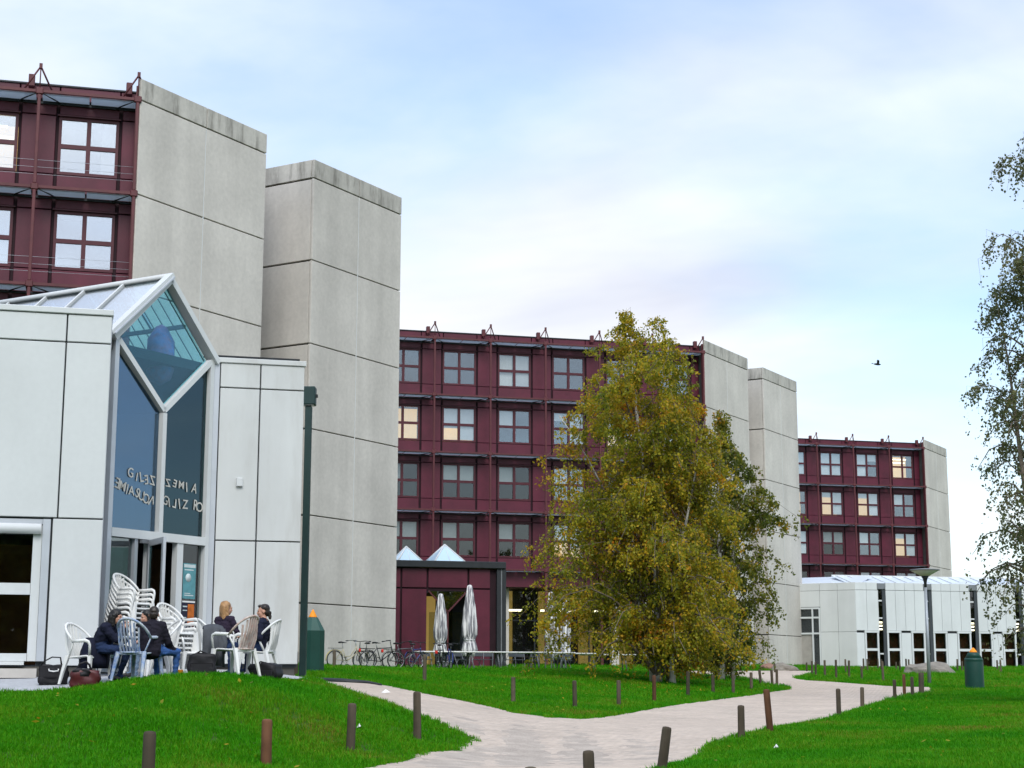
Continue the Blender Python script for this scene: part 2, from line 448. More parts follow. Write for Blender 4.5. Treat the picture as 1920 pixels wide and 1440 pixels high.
vs_ = np.stack([GX.ravel(), GY.ravel(), GZ2.ravel()], 1)
nx, ny = len(gx), len(gy)
ii = np.arange((nx - 1) * (ny - 1)); r_, c_ = ii // (nx - 1), ii % (nx - 1)
fa = np.stack([r_ * nx + c_, r_ * nx + c_ + 1, (r_ + 1) * nx + c_ + 1, (r_ + 1) * nx + c_], 1)
me = bpy.data.meshes.new('ground'); me.from_pydata(vs_.tolist(), [], fa.tolist()); me.materials.append(m_soil)
me.polygons.foreach_set('use_smooth', [True] * len(me.polygons)); me.update()
tag(link('ground', me), 'green lawn rising gently from the path to the buildings', kind='structure')

def sheet(name, poly, step, dz, m, label):
    """a surface laid over the ground inside an outline"""
    P = np.array(poly)
    xs, ys = np.meshgrid(np.arange(P[:, 0].min(), P[:, 0].max(), step), np.arange(P[:, 1].min(), P[:, 1].max(), step))
    k = path_signed([poly], xs, ys)
    pts = [Vector(p) for p in poly] + [Vector((a, b)) for a, b in zip(xs[k], ys[k])]
    n = len(poly)
    v, e, f, *_ = geometry.delaunay_2d_cdt(pts, [(i, (i + 1) % n) for i in range(n)], [], 1, 1e-4)
    V = np.array([(p.x, p.y) for p in v]); Z = terr(V[:, 0], V[:, 1]) + dz
    me = bpy.data.meshes.new(name); me.from_pydata([(a, b, c) for (a, b), c in zip(V, Z)], [], [list(q) for q in f]); me.materials.append(m)
    bm = bmesh.new(); bm.from_mesh(me); bmesh.ops.recalc_face_normals(bm, faces=bm.faces)
    if sum(q.normal.z for q in bm.faces) < 0: bmesh.ops.reverse_faces(bm, faces=bm.faces)
    bm.to_mesh(me); bm.free()
    return tag(link(name, me), label, kind='structure')
path_o = sheet('path', PATH, 0.9, 0.006, m_sand, 'pale paved footpath winding between the lawns')
terrace_o = sheet('terrace', TERRACE, 0.9, 0.012, m_terr, 'grey paved terrace in front of the white pavilion')

# ---- pavers: courses of stones following the path, each stone real
def lay_pavers():
    pw, pl, gap = 0.20, 0.10, 0.012
    # stones are laid on a slightly bent grid: courses across the walking direction
    a0 = R(12)
    xs = np.arange(-30, 90, pw); ys = np.arange(-30, 110, pl)
    U, Vv = np.meshgrid(xs, ys)
    row = np.round((Vv + 30) / pl).astype(int)
    U = U + (row % 2) * pw / 2
    # far courses open out, as the joints show in the bend
    near = Vv < 62
    a1 = R(31)
    X = U * math.cos(a1) - Vv * math.sin(a1); Y = U * math.sin(a1) + Vv * math.cos(a1)
    P = np.array(PATH); bb = (X > P[:, 0].min()) & (X < P[:, 0].max()) & (Y > 14) & (Y < P[:, 1].max())
    X, Y = X[bb], Y[bb]
    k = path_signed([PATH], X, Y)
    X, Y = X[k], Y[k]
    # keep stones within the view's sector and a margin
    s = (np.abs(X) < 0.36 * Y + 2)
    X, Y = X[s], Y[s]
    # beyond 50 m single stones cannot be told apart any longer: larger slabs of the same bond are kept sparse
    Z = terr(X, Y)
    ang = np.full(len(X), a1)
    order = np.argsort(Y)
    return X[order], Y[order], Z[order], ang[order]
PX, PY, PZ, PA = lay_pavers()
SX = (terr(PX + .15, PY) - terr(PX - .15, PY)) / .3; SY = (terr(PX, PY + .15) - terr(PX, PY - .15)) / .3      # the stones lie with the slope
hw, hl, ht = 0.0965, 0.0465, 0.011
pv_m = MB()
ch = 0.004
top = [(-hw + ch, -hl + ch, ht), (hw - ch, -hl + ch, ht), (hw - ch, hl - ch, ht), (-hw + ch, hl - ch, ht)]
low = [(-hw, -hl, ht - ch), (hw, -hl, ht - ch), (hw, hl, ht - ch), (-hw, hl, ht - ch)]
bot = [(-hw, -hl, -0.01), (hw, -hl, -0.01), (hw, hl, -0.01), (-hw, hl, -0.01)]
pf = [(0, 1, 2, 3)] + [(i, i + 4, (i + 1) % 4 + 4, (i + 1) % 4) for i in range(4)] + [(i + 4, i + 8, (i + 1) % 4 + 8, (i + 1) % 4 + 4) for i in range(4)]
pf = [tuple(reversed(f)) if i else f for i, f in enumerate(pf)]
pv_m.add(top + low + bot, pf)
pme = pv_m.mesh('paver', m_pave)
inview = np.abs(PX) < 0.30 * PY
inview &= (PY > 19.6)
idx = np.where(inview)[0]
first = idx[:300]
for i in first:
    nrm = Vector((-SX[i] + random.uniform(-.004, .004), -SY[i] + random.uniform(-.004, .004), 1)).normalized()
    ax = Vector((math.cos(PA[i]), math.sin(PA[i]), 0)); ay = nrm.cross(ax).normalized(); ax = ay.cross(nrm)
    link('paver', pme, path_o, (PX[i], PY[i], PZ[i] + random.uniform(-0.0015, 0.0015)), Matrix((ax, ay, nrm)).transposed().to_euler())
rest = np.setdiff1d(np.arange(len(PX)), first)
T = np.array(top + low + bot)[:8]
def paver_mass(sel):
    n = len(sel); c, s = np.cos(PA[sel]), np.sin(PA[sel])
    tilt = np.random.uniform(-.004, .004, (n, 1)); dz = np.random.uniform(-.0015, .0015, (n, 1))
    x = PX[sel][:, None] + T[:, 0] * c[:, None] - T[:, 1] * s[:, None]
    y = PY[sel][:, None] + T[:, 0] * s[:, None] + T[:, 1] * c[:, None]
    z = PZ[sel][:, None] + T[:, 2] + dz + tilt * T[:, 0] + SX[sel][:, None] * (x - PX[sel][:, None]) + SY[sel][:, None] * (y - PY[sel][:, None])
    v = np.stack([x, y, z], 2).reshape(-1, 3)
    F = np.array([(0, 1, 2, 3), (4, 5, 1, 0), (5, 6, 2, 1), (6, 7, 3, 2), (7, 4, 0, 3)])
    f = (F[None] + (np.arange(n) * 8)[:, None, None]).reshape(-1, 4)
    me = bpy.data.meshes.new('paving'); me.vertices.add(len(v)); me.vertices.foreach_set('co', v.ravel())
    me.loops.add(f.size); me.loops.foreach_set('vertex_index', f.ravel())
    me.polygons.add(len(f)); me.polygons.foreach_set('loop_start', np.arange(0, f.size, 4)); me.polygons.foreach_set('loop_total', np.full(len(f), 4))
    me.update(calc_edges=True); me.validate()
    me.materials.append(m_pave_mass)
    return tag(link('paving', me, path_o), kind='stuff')
def mass_material():
    m = m_pave.copy(); m.name = 'paver_stone_mass'
    N, L = m.node_tree.nodes, m.node_tree.links
    oi = [n for n in N if n.type == 'OBJECT_INFO'][0]
    geo = [n for n in N if n.type == 'NEW_GEOMETRY'][0]
    for l in list(oi.outputs['Random'].links):
        L.new(geo.outputs['Random Per Island'], l.to_socket)
    return m
m_pave_mass = mass_material()
paver_mass(rest)

# ---- grass: blades gathered in tufts, standing on the lawns
m_grass = leaf_mat('grass_blade', [(0.0, (0.022, 0.125, 0.003)), (1.0, (0.24, 0.17, 0.035)), (0.32, (0.030, 0.215, 0.003)), (0.62, (0.055, 0.275, 0.004)), (0.86, (0.13, 0.27, 0.010))], 0.35, 0.45, 0.06)
FOOT = []      # building footprints where no grass grows
def grass_tuft(seed, n, h, spread):
    rng = random.Random(seed); mb = MB()
    for _ in range(n):
        a = rng.uniform(0, 6.283); r0 = spread * math.sqrt(rng.random())
        x, y = r0 * math.cos(a), r0 * math.sin(a)
        hh = h * rng.uniform(0.5, 1.15); d = rng.uniform(0, 6.283); lean = rng.uniform(0.1, 0.75) * hh
        w = 0.0035 * rng.uniform(0.8, 1.6)
        px, py = -math.sin(d) * w, math.cos(d) * w
        mx, my = x + math.cos(d) * lean * 0.35, y + math.sin(d) * lean * 0.35
        tx, ty = x + math.cos(d) * lean, y + math.sin(d) * lean
        mb.add([(x - px, y - py, -0.01), (x + px, y + py, -0.01), (mx + px * .8, my + py * .8, hh * .6), (mx - px * .8, my - py * .8, hh * .6), (tx, ty, hh)], [(0, 1, 2, 3), (3, 2, 4)])
    return mb.mesh('grass_tuft', m_grass)
# ================================================================== BUILDINGS
m_maroon = mat('maroon_enamel', (0.088, 0.011, 0.025), 0.45, 0.24, 1.1, 0.35, fine=0.06, objvar=0.10, streak=0.10)
m_mar_d = mat('maroon_joint', (0.022, 0.008, 0.012), 0.7, 0.2, 2, 0.2)
m_mar_f = mat('maroon_frame', (0.070, 0.011, 0.019), 0.45, 0.15, 3, 0.35, objvar=0.08)
m_mar_p = mat('maroon_steel', (0.095, 0.022, 0.026), 0.5, 0.2, 4, 0.35, objvar=0.08)
m_dark = mat('dark_interior', (0.035, 0.035, 0.038), 0.9, 0.2, 1, 0.1)
m_room = mat('room_wall', (0.035, 0.034, 0.033), 0.9, 0.15, 1, 0.1, objvar=0.3)
m_conc = mat('board_concrete', (0.555, 0.52, 0.475), 0.85, 0.11, 0.45, 0.2, fine=0.07, streak=0.15, objvar=0.035, bump=0.15)
m_concp = mat('weathered_concrete', (0.49, 0.465, 0.42), 0.88, 0.10, 0.45, 0.2, fine=0.08, streak=0.30, objvar=0.03, dirt=0.75, dirtcol=(0.12, 0.11, 0.095), dirtscale=2.4)
m_concj = mat('concrete_joint', (0.10, 0.095, 0.085), 0.9, 0.15, 2, 0.1)
m_white = mat('white_panel', (0.60, 0.62, 0.62), 0.45, 0.04, 0.8, 0.35, fine=0.02, streak=0.05, objvar=0.025, dirt=0.10, dirtcol=(0.36, 0.35, 0.32), dirtscale=1.1)
m_whited = mat('stained_white_panel', (0.58, 0.595, 0.585), 0.5, 0.05, 0.8, 0.35, streak=0.08, dirt=0.33, dirtcol=(0.30, 0.28, 0.24), dirtscale=1.6)
m_whitej = mat('panel_joint', (0.06, 0.065, 0.07), 0.8, 0.1, 2, 0.1)
m_alu = mat('grey_aluminium', (0.50, 0.53, 0.57), 0.4, 0.06, 3, 0.4, metallic=0.25)
m_alud = mat('dark_aluminium', (0.17, 0.18, 0.19), 0.45, 0.1, 3, 0.4)
m_canopy = sheet_mat('pale_canopy_sheet', (0.62, 0.68, 0.76), 0.55)
m_blind = mat('pale_blind', (0.60, 0.61, 0.62), 0.8, 0.06, 2, 0.1, objvar=0.15)
m_curt = mat('white_curtain', (0.72, 0.72, 0.68), 0.8, 0.08, 8, 0.1)
m_lamp = mat('lit_tube', (0.9, 0.9, 0.85), 0.4, 0.0, emit=(1.0, 0.86, 0.58), emit_s=3.5)
m_warm = mat('glow_room_wall', (0.55, 0.42, 0.22), 0.8, 0.2, 1.2, 0.1, emit=(1.0, 0.62, 0.24), emit_s=0.55)  # wall glows by itself: painted room light, also golden sky reflections
m_warm2 = mat('glow_hall_wall', (0.40, 0.28, 0.08), 0.8, 0.55, 0.6, 0.1, emit=(1.0, 0.66, 0.18), emit_s=0.16)  # glow put into the wall itself in place of hall lamplight
m_glass = glass_mat('window_glass', (0.88, 0.90, 0.90), 0.11, coat=(0.80, 0.90, 1))
m_glassd = glass_mat('dark_window_glass', (0.75, 0.78, 0.78), 0.02)
m_glassb = glass_mat('blue_lobby_glass', (0.42, 0.52, 0.60), 0.16, 0.03, 0.0, (0.50, 0.74, 1.0))
m_black = mat('black_steel', (0.018, 0.021, 0.024), 0.5, 0.2, 3, 0.35)
m_greenp = mat('dark_green_paint', (0.008, 0.030, 0.027), 0.45, 0.15, 3, 0.4, objvar=0.05)

TOPZ, LV = 22.85, [22.05 - 3.5 * k for k in range(6)]
BAY = 3.5
WW, WH = 2.12, 2.17

def window_frame_mesh(w, h, b, c, d, m, cross=True):
    """outer frame with cross bars, one connected ring of bars"""
    mb = MB()
    mb.box(-w/2, w/2, -d/2, d/2, h/2 - b, h/2); mb.box(-w/2, w/2, -d/2, d/2, -h/2, -h/2 + b)
    mb.box(-w/2, -w/2 + b, -d/2, d/2, -h/2 + b, h/2 - b); mb.box(w/2 - b, w/2, -d/2, d/2, -h/2 + b, h/2 - b)
    if cross:
        mb.box(-c/2, c/2, -d/2, d/2, -h/2 + b, h/2 - b)
        mb.box(-w/2 + b, -c/2, -d/2, d/2, -c/2 - .02, c/2 - .02); mb.box(c/2, w/2 - b, -d/2, d/2, -c/2 - .02, c/2 - .02)
    mb.box(-w/2 - .06, w/2 + .06, -d/2 - .10, d/2 - .03, h/2 + .003, h/2 + .05)     # drip moulding
    return mb.mesh('window', m)
_wf = None
def office_block(anchor, nb, nlev, zb, label, states, cables=False, lower=False, gm=None):
    global _wf
    root = empty('office_block', (anchor.x, anchor.y, zb))
    tag(root, label, 'building', 'maroon office blocks')
    F = Frame(root, anchor, AF)
    Wd = nb * BAY
    yw = 0.90
    zlow = LV[nlev]
    # body
    F.box('core', -Wd, -0.4, yw + 2.3, yw + 12, (zlow - 1.0 if lower else zb - 0.5), 22.0, m_room)
    if lower: F.box('core_base', -Wd, -0.4, yw + 7.0, yw + 12, zb - 0.5, zlow - 1.01, m_room)
    F.box('roof', -Wd - .02, -0.02, yw + .06, yw + 12.05, 22.02, 22.35, m_black)
    for k in range(nlev + 1):
        F.box('floor_slab', -Wd + .05, -0.45, yw + .13, yw + 2.29, LV[k] - .28, LV[k] - .02, m_room)
    # wall sheet with window openings (one connected skin)
    xs = [-Wd]
    for b in range(nb):
        x0 = -Wd + b * BAY; xs += [x0 + .69, x0 + .69 + WW]
    xs.append(0.0)
    zs = [zlow]
    for k in range(nlev - 1, -1, -1): zs += [LV[k] - .55 - WH, LV[k] - .55]
    zs.append(LV[0] + .50)
    mb = MB(); vid = {}
    def vv(i, j):
        if (i, j) not in vid: vid[(i, j)] = len(mb.v); mb.v.append((xs[i], yw + .09, zs[j]))
        return vid[(i, j)]
    for i in range(len(xs) - 1):
        for j in range(len(zs) - 1):
            if i % 2 == 1 and j % 2 == 1 and j < len(zs) - 1 and i < len(xs) - 1: continue
            mb.f.append((vv(i, j), vv(i + 1, j), vv(i + 1, j + 1), vv(i, j + 1))); mb.smooth.append(False)
    F.mesh('wall', mb, m_mar_d)
    if _wf is None: _wf = window_frame_mesh(WW - .02, WH - .02, .105, .155, .10, m_mar_f)
    g = .022
    for b in range(nb):
        x0 = -Wd + b * BAY; xa, xb = x0 + .69, x0 + .69 + WW
        for k in range(nlev):
            zt, zb_ = LV[k], LV[k + 1]; wt, wb = zt - .55, zt - .55 - WH
            # side field between windows (straddles the bay line) and the fields above and below the window
            F.box('panel', xa + g, xb - g, yw, yw + .05, wt + .06, zt - .06, m_maroon, ch=.012)
            F.box('panel', xa + g, xb - g, yw, yw + .05, zb_ + .10, wb - .03, m_maroon, ch=.012)
            sx0, sx1 = (xb, x0 + BAY + .69) if b < nb - 1 else (xb, x0 + BAY)
            for (p0, p1) in ((wt + .02, zt - .06), (wb, wt - .02), (zb_ + .10, wb - .03)):
                F.box('panel', sx0 + g + .08, sx1 - g - .08, yw - .015, yw + .035, p0, p1, m_maroon, ch=.012)
                if b == 0: F.box('panel', x0 + g, xa - g - .08, yw - .015, yw + .035, p0, p1, m_maroon, ch=.012)
            st = states.get((b, k)) or random.choice(['r', 'r', 'b5', 'd', 'b', 'd', 'b2'])
            c = F.w((xa + xb) / 2, yw + .10, (wt + wb) / 2)
            win = link('window', _wf, root, c - root.location, (0, 0, AF))
            hw_, hh_ = (WW - .02 - .21 - .155) / 2, (WH - .02 - .21 - .155) / 2
            for sx in (-1, 1):
                for sz in (-1, 1):
                    cx, cz = sx * (.155 / 2 + hw_ / 2), sz * (.155 / 2 + hh_ / 2) - .01
                    link('pane', box_mesh('pane', hw_, .012, hh_ * 1.0, m_glassd if 'd' in st else (gm or m_glass)), win, (cx, .01, cz))
            # what hangs behind the glass
            drops = {'r': (0, 0), 'd': (0, 0), 'b': (.97, .97), 'b5': (.5, 0), 'b2': (.25, .97), 'bl': (.97, .3), 'w': (.5, .7), 'l': (.0, 0), 'c': (0, .97), 'cr': (0, 0), 'm': (.62, .97), 'g': (0, 0), 'db': (.45, .5), 'd2': (.48, 0), 'gb': (.22, .97)}[st]
            for sx, dr in zip((-1, 1), drops):
                if dr > 0:
                    hgt = (WH - .2) * dr
                    link('blind', box_mesh('blind', .93, .012, hgt, m_blind), win, (sx * .49, .10, (WH - .2) / 2 - hgt / 2))
            def curtain(cx, w_):
                cm = MB(); n = 28; P = []
                for i in range(n + 1):
                    t = i / n; P.append((cx - w_ / 2 + w_ * t, .14 + .025 * math.sin(i * 2.1)))
                cm.add([(x, y, (WH - .2) / 2) for x, y in P] + [(x, y, -(WH - .2) / 2) for x, y in P], [(i, i + 1, n + 2 + i, n + 1 + i) for i in range(n)], True)
                cm.build('curtain', m_curt, win)
            if st == 'c': curtain(-.5, .86)
            if st == 'cr': curtain(.72, .5)
            if st in ('w', 'l', 'm', 'g', 'gb'):
                link('glow_wall', box_mesh('glow_wall', WW + .3, .02, 2.4, m_warm), win, (0, 1.6, -.1))  # self-glowing board, for some panes in place of a golden sky reflection
            if st in ('w', 'm', 'l'):
                for q in (0, 1):
                    link('ceiling_lamp', box_mesh('ceiling_lamp', 1.5, .12, .05, m_lamp), win, (-.1 + .2 * q, .5 + .6 * q, .72 - .22 * q))
    # steel grid in front: posts, rails, canopies
    for i in range(nb + 1):
        xp = -Wd + i * BAY - (.10 if i == nb else 0)
        for k in range(nlev):
            F.box('post', xp - .055, xp + .055, -.055, .055, LV[k + 1] + .12, LV[k] - .12, m_mar_p, ch=.012)
        for k in range(nlev + 1):
            F.box('node_plate', xp - .13, xp + .13, -.07, .07, LV[k] - .12, LV[k] + .12, m_mar_p, ch=.03)
            mb = MB()
            for s in (-1, 1):
                if (i == 0 and s < 0) or (i == nb and s > 0): continue
                mb.tube([(xp + s * .1, .03, LV[k] - .05), (xp + s * .75, yw - .04, LV[k] - .12)], .028, 6)
            if mb.v: F.mesh('bracket', mb, m_black)
        # davit on the roof edge
        z0 = LV[0]
        mb = MB()
        ap = (xp, 0.0, z0 + .92)
        mb.tube([ap, (xp - .52, .05, z0 + .06)], .033, 6); mb.tube([ap, (xp + .42, .55, z0 + .20)], .033, 6); mb.tube([(xp, 0, z0 + 1.0), (xp, 0, z0 + .1)], .022, 6)
        mb.box(xp - .055, xp + .055, -.055, .055, z0 + .84, z0 + 1.02)
        F.mesh('davit', mb, m_mar_p)
        F.box('davit_foot', xp - .42, xp - .2, .5, .75, z0 + .35, z0 + .8, m_mar_p, ch=.02)
    for b in range(nb):
        x0 = -Wd + b * BAY
        for k in range(nlev + 1):
            F.box('rail', x0 + .13, x0 + BAY - .13 - (.1 if b == nb - 1 else 0), -.045, .045, LV[k] - .05, LV[k] + .05, m_mar_p)
            F.box('rail_back', x0 + .02, x0 + BAY - .02, yw - .09, yw - .03, LV[k] - .17, LV[k] - .09, m_black)
            for q in (0, 1):
                F.box('canopy_sheet', x0 + .10 + q * 1.68, x0 + 1.72 + q * 1.66, .06, yw - .10, LV[k] - .075 - .0 , LV[k] - .058, m_canopy)
        # roof edge panels
        xa, xb = x0 + .69, x0 + .69 + WW
        F.box('fascia_panel', xa + g, xb - g, yw - .12, yw - .06, LV[0] + .02, LV[0] + .50, m_maroon, ch=.012)
        F.box('fascia_panel', xb + g, min(x0 + BAY + .69, 0) - g, yw - .12, yw - .06, LV[0] + .02, LV[0] + .50, m_maroon, ch=.012)
        if b == 0: F.box('fascia_panel', x0 + g, xa - g, yw - .12, yw - .06, LV[0] + .02, LV[0] + .50, m_maroon, ch=.012)
    F.box('coping', -Wd, 0, yw - .17, yw + .2, LV[0] + .505, LV[0] + .56, m_black)
    F.box('end_jamb', -.03, .02, .12, yw + .05, LV[nlev], LV[0] + .45, m_mar_d)
    F.box('end_post', -.17, -.035, .10, .22, LV[nlev], LV[0] + .55, m_mar_p)
    if cables:
        for k in range(nlev):
            for q in range(3):
                mb = MB().tube([(-Wd, -.01, LV[k + 1] + .45 + q * .26), (-.1, -.01, LV[k + 1] + .45 + q * .26)], .006, 4)
                F.mesh('guard_cable', mb, m_alu)
    return root, F

def tower(corner, L, zb, label, left_face=None, cols=2):
    root = empty('concrete_tower', (corner.x, corner.y, zb))
    tag(root, label, 'tower', 'concrete stair towers')
    F = Frame(root, corner, AR)
    if left_face:
        F.box('core', .13, L - .01, .13, left_face, zb - .4, TOPZ - .25, m_concj)
        W = left_face
    else:
        W = 0
        c45 = math.sqrt(.5)
        mb = MB(); P = [(.02, .13), (L - .01, .13), (L - .01 + 3 * c45, .13 + 3 * c45), (.02 + 4 * c45 + .1, .13 + 4 * c45)]
        mb.prism([(x, y, zb - .4) for x, y in P], (0, 0, TOPZ - .25 - zb + .4)); F.mesh('core', mb, m_concj)
    zs = [TOPZ, 22.05] + [LV[k] for k in range(1, 6)] + [zb - .3]
    zs = [z for z in zs if z > zb + .4] + [zb - .3]
    g = .022
    xs = [0 + L * i / cols for i in range(cols + 1)]
    for j in range(len(zs) - 1):
        m = m_concp if j == 0 else m_conc
        for i in range(cols):
            F.box('concrete_panel', xs[i] + (g if i else 0), xs[i + 1] - (g if i < cols - 1 else 0), (0 if j == 0 else .012), .125, zs[j + 1] + g, zs[j] - (g if j else 0), m, ch=.014)
        if left_face:
            F.box('concrete_panel', (0 if j == 0 else .012), .125, .15, left_face, zs[j + 1] + g + .01, zs[j] - (g + .02 if j else 0), m, ch=.014)
    for i in range(1, cols):        # pale sealing strip beside the upright joint
        F.box('joint_strip', xs[i] - .030, xs[i] - .002, .004, .06, zs[-1], zs[1] - .03, m_white)
    return root, F

A_L = at(264, 190, 56.4); A_M = at(1321, 650, 102.6); A_R = at(1733, 835, 146.5)
d2 = at(585, 500, 65.7)
off2 = Vector((d2.x - A_L.x, d2.y - A_L.y, 0))
print('anchors', A_L, A_M, A_R, 'tower2 offset', off2)

sL = {(1, 0): 'l', (2, 0): 'cr', (1, 1): 'b', (2, 1): 'r', (0, 0): 'r', (0, 1): 'r', (0, 2): 'r', (1, 2): 'r', (2, 2): 'r'}
office_block(A_L, 3, 3, 1.9, 'maroon clad office block nearest the camera, behind the white pavilion', sL, cables=True, gm=glass_mat('bright_window_glass', (0.88, 0.90, 0.90), 0.48))
sM = {(0, 0): 'r', (1, 0): 'r', (2, 0): 'c', (3, 0): 'r', (4, 0): 'r', (5, 0): 'r',
      (0, 1): 'g', (1, 1): 'm', (2, 1): 'b5', (3, 1): 'b2', (4, 1): 'w', (5, 1): 'b',
      (0, 2): 'd2', (1, 2): 'db', (2, 2): 'd2', (3, 2): 'b5', (4, 2): 'd', (5, 2): 'd',
      (0, 3): 'db', (1, 3): 'd2', (2, 3): 'd2', (3, 3): 'w', (4, 3): 'd', (5, 3): 'd'}
rM, FM = office_block(A_M, 6, 4, 2.3, 'maroon clad office block in the middle, behind the tall birch', sM, lower=True)
sR = {(0, 0): 'b2', (1, 0): 'b', (2, 0): 'bl', (3, 0): 'l', (0, 1): 'g', (1, 1): 'gb', (2, 1): 'gb', (3, 1): 'b5', (0, 2): 'b2', (1, 2): 'db', (2, 2): 'b5', (3, 2): 'gb', (0, 3): 'd', (1, 3): 'd', (2, 3): 'b5', (3, 3): 'r'}
office_block(A_R, 4, 4, 2.6, 'smallest maroon office block, far right above the white hall', sR)
tower(A_L, 7.15, 1.9, 'grey concrete tower face joined to the nearest maroon block')
tower(A_L + off2, 6.45, 1.95, 'tallest looking grey concrete tower with two faces beside the parked bicycles', 6.0)
tower(A_M, 7.15, 2.3, 'grey concrete tower face joined to the middle block, right of the birch top')
tower(A_M + off2, 6.45, 2.4, 'grey concrete tower with two faces right of the birch, left of the white hall', 6.0)
tower(A_R, 7.15, 2.6, 'distant grey concrete tower face at the far right end of the buildings')

# ---- ground floor of the middle block: columns, beam, glazed hall with tube lamps
def hall_front():
    F, root = FM, rM
    zb = 2.2; zt = LV[4]
    Wd = 6 * BAY
    for b in range(6):
        x0 = -Wd + b * BAY
        F.box('beam_panel', x0 + .03, x0 + BAY - .03, .55, .62, zt - 1.0, zt - .08, m_maroon, ch=.012)
        F.box('column', x0 - .06, x0 + .10, .0, .16, zb - .2, zt - .13, m_mar_p)
        F.box('soffit', x0, x0 + BAY, .63, 3.2, zt - .98, zt - .90, m_mar_d)
        for q in range(4):
            F.box('hall_wall', x0 + q * BAY / 4, x0 + (q + 1) * BAY / 4, 5.0 - .3 * ((b * 4 + q) % 3), 5.1, zb - .3, zt - 1.02, m_warm2 if (b * 4 + q) % 3 == 1 else m_dark)  # glowing and dark lengths paint the hall's patchy light
        for q in range(2):
            F.box('glazing_bar', x0 + q * 1.75 - .04, x0 + q * 1.75 + .04, 2.6, 2.7, zb - .2, zt - 1.0, m_black)
            F.box('pane', x0 + q * 1.75 + .04, x0 + q * 1.75 + 1.71, 2.64, 2.652, zb, 5.1, m_glassd)
            F.box('pane', x0 + q * 1.75 + .04, x0 + q * 1.75 + 1.71, 2.64, 2.652, 5.18, zt - 1.0, m_glassd)
        F.box('glazing_rail', x0, x0 + BAY, 2.59, 2.71, 5.1, 5.18, m_black)
        F.box('tube_lamp', x0 + .6, x0 + 2.9, 3.3, 3.42, 5.72, 5.84, m_lamp)
        if b % 2 == 0: F.box('pier', x0 + 1.1, x0 + 1.55, 1.4, 1.85, zb - .2, zt - 1.0, m_conc)
hall_front()

# ---- maroon annex with black roof edge in front of the middle block
def annex():
    o = at(945, 1150, 88)
    root = empty('entrance_annex', (o.x, o.y, tz(o.x, o.y)))
    tag(root, 'low maroon annex with black roof edge and two small pointed skylights', 'building')
    F = Frame(root, o, AF)
    W = 8.6; zb = tz(o.x - 2, o.y) - .3; zt = 7.35
    F.box('roof_edge', -W, .05, -.25, 9, zt, zt + .36, m_black, ch=.03)
    for q in range(9):
        F.box('back_wall', -W + q * W / 9, -W + (q + 1) * W / 9, 4.2 - .2 * (q % 2), 4.3, zb, zt - .01, m_warm2 if q % 3 == 2 else m_dark)  # some lengths glow, the rest stay dark: interior light painted in
    F.box('side_wall', -W, -W + .1, .02, 4.1, zb, zt - .01, m_mar_d)
    F.box('ceiling', -W + .1, -.5, .1, 4.1, zt - 1.3, zt - 1.2, m_dark)
    # uprights and panels across the front: columns of panels at measured joints
    cols = [-W, -6.95, -5.55, -4.15, -1.95, -.72, -.45]
    zj = 6.27
    def pan(x0, x1, z0, z1): F.box('panel', x0 + .05, x1 - .05, .0, .06, z0 + .04, z1 - .04, m_maroon, ch=.012)
    for i in range(len(cols) - 2):
        pan(cols[i], cols[i + 1], zj, zt)
    pan(cols[0], cols[1], zb, zj); pan(cols[1], cols[2], zb, zj)
    pan(cols[2], cols[3], zb, zj); pan(cols[4], cols[5], zb, zj)
    # backing where the front is closed
    F.box('front_wall', -W + .1, cols[3] - .03, .08, .14, zb, zt - .01, m_mar_d); F.box('front_wall', cols[4] + .03, -.05, .08, .14, zb, zt - .01, m_mar_d)
    F.box('lintel', cols[3] - .02, cols[4] + .02, .08, .14, zj - .12, zt - .01, m_mar_d)
    # pointed window over the doorway
    x0, x1 = cols[3] + .06, cols[4] - .06; xm = (x0 + x1) / 2; zt2 = zj - .13
    mb = MB().prism([(x0 + .1, .03, zt2 - .02), (x1 - .1, .03, zt2 - .02), (xm, .03, zt2 - 1.0)], (0, .02, 0)); F.mesh('pointed_pane', mb, glass_mat('sky_glass', (0.3, 0.35, 0.4), 0.55))
    for a, b in (((x0, zt2), (xm, zt2 - 1.1)), ((x1, zt2), (xm, zt2 - 1.1)), ((xm, zt2 - 1.05), (xm, zb + .1))):
        F.mesh('window_bar', MB().tube([(a[0], .0, a[1]), (b[0], .0, b[1])], .055, 4, smooth=False), m_mar_p)
    F.box('pane', x0 + .05, xm - .06, .06, .072, zb + .3, zt2 - 1.1, m_glassd); F.box('pane', xm + .06, x1 - .05, .06, .072, zb + .3, zt2 - 1.1, m_glassd)
    F.box('corner_post', -.42, -.20, -.12, .1, zb, zt - .01, m_black); F.box('corner_post', .0 - .12, .08, -.14, .1, zb, zt - .01, m_black)
    F.box('drain_pipe', -.19, -.13, -.1, -.02, zb, zt - .01, m_alud)
    # skylights
    for cx, w, h in ((-5.0, 1.45, .85), (-2.9, 1.8, 1.0)):
        c = F.w(cx, 1.6, zt + .361)
        sk = MB(); hw_ = w / 2
        base = [(-hw_, -hw_, 0), (hw_, -hw_, 0), (hw_, hw_, 0), (-hw_, hw_, 0)]; ap = (0, 0, h)
        sk.add(base + [ap], [(0, 1, 4), (1, 2, 4), (2, 3, 4), (3, 0, 4)])
        s = link('skylight', sk.mesh('skylight', mat('skylight_glass', (0.45, 0.60, 0.72), 0.12, 0.05, 2, 0.6)), root, c - root.location, (0, 0, AF + R(8)))
        for i in range(4):
            MB().tube([base[i], ap], .045, 5).build('skylight_bar', m_white, s)
        MB().tube([(0, -hw_, 0), ap], .02, 4).build('skylight_bar', m_white, s)
        MB().tube([base[0], base[1]], .035, 4).build('skylight_bar', m_white, s)
    return root
annex()

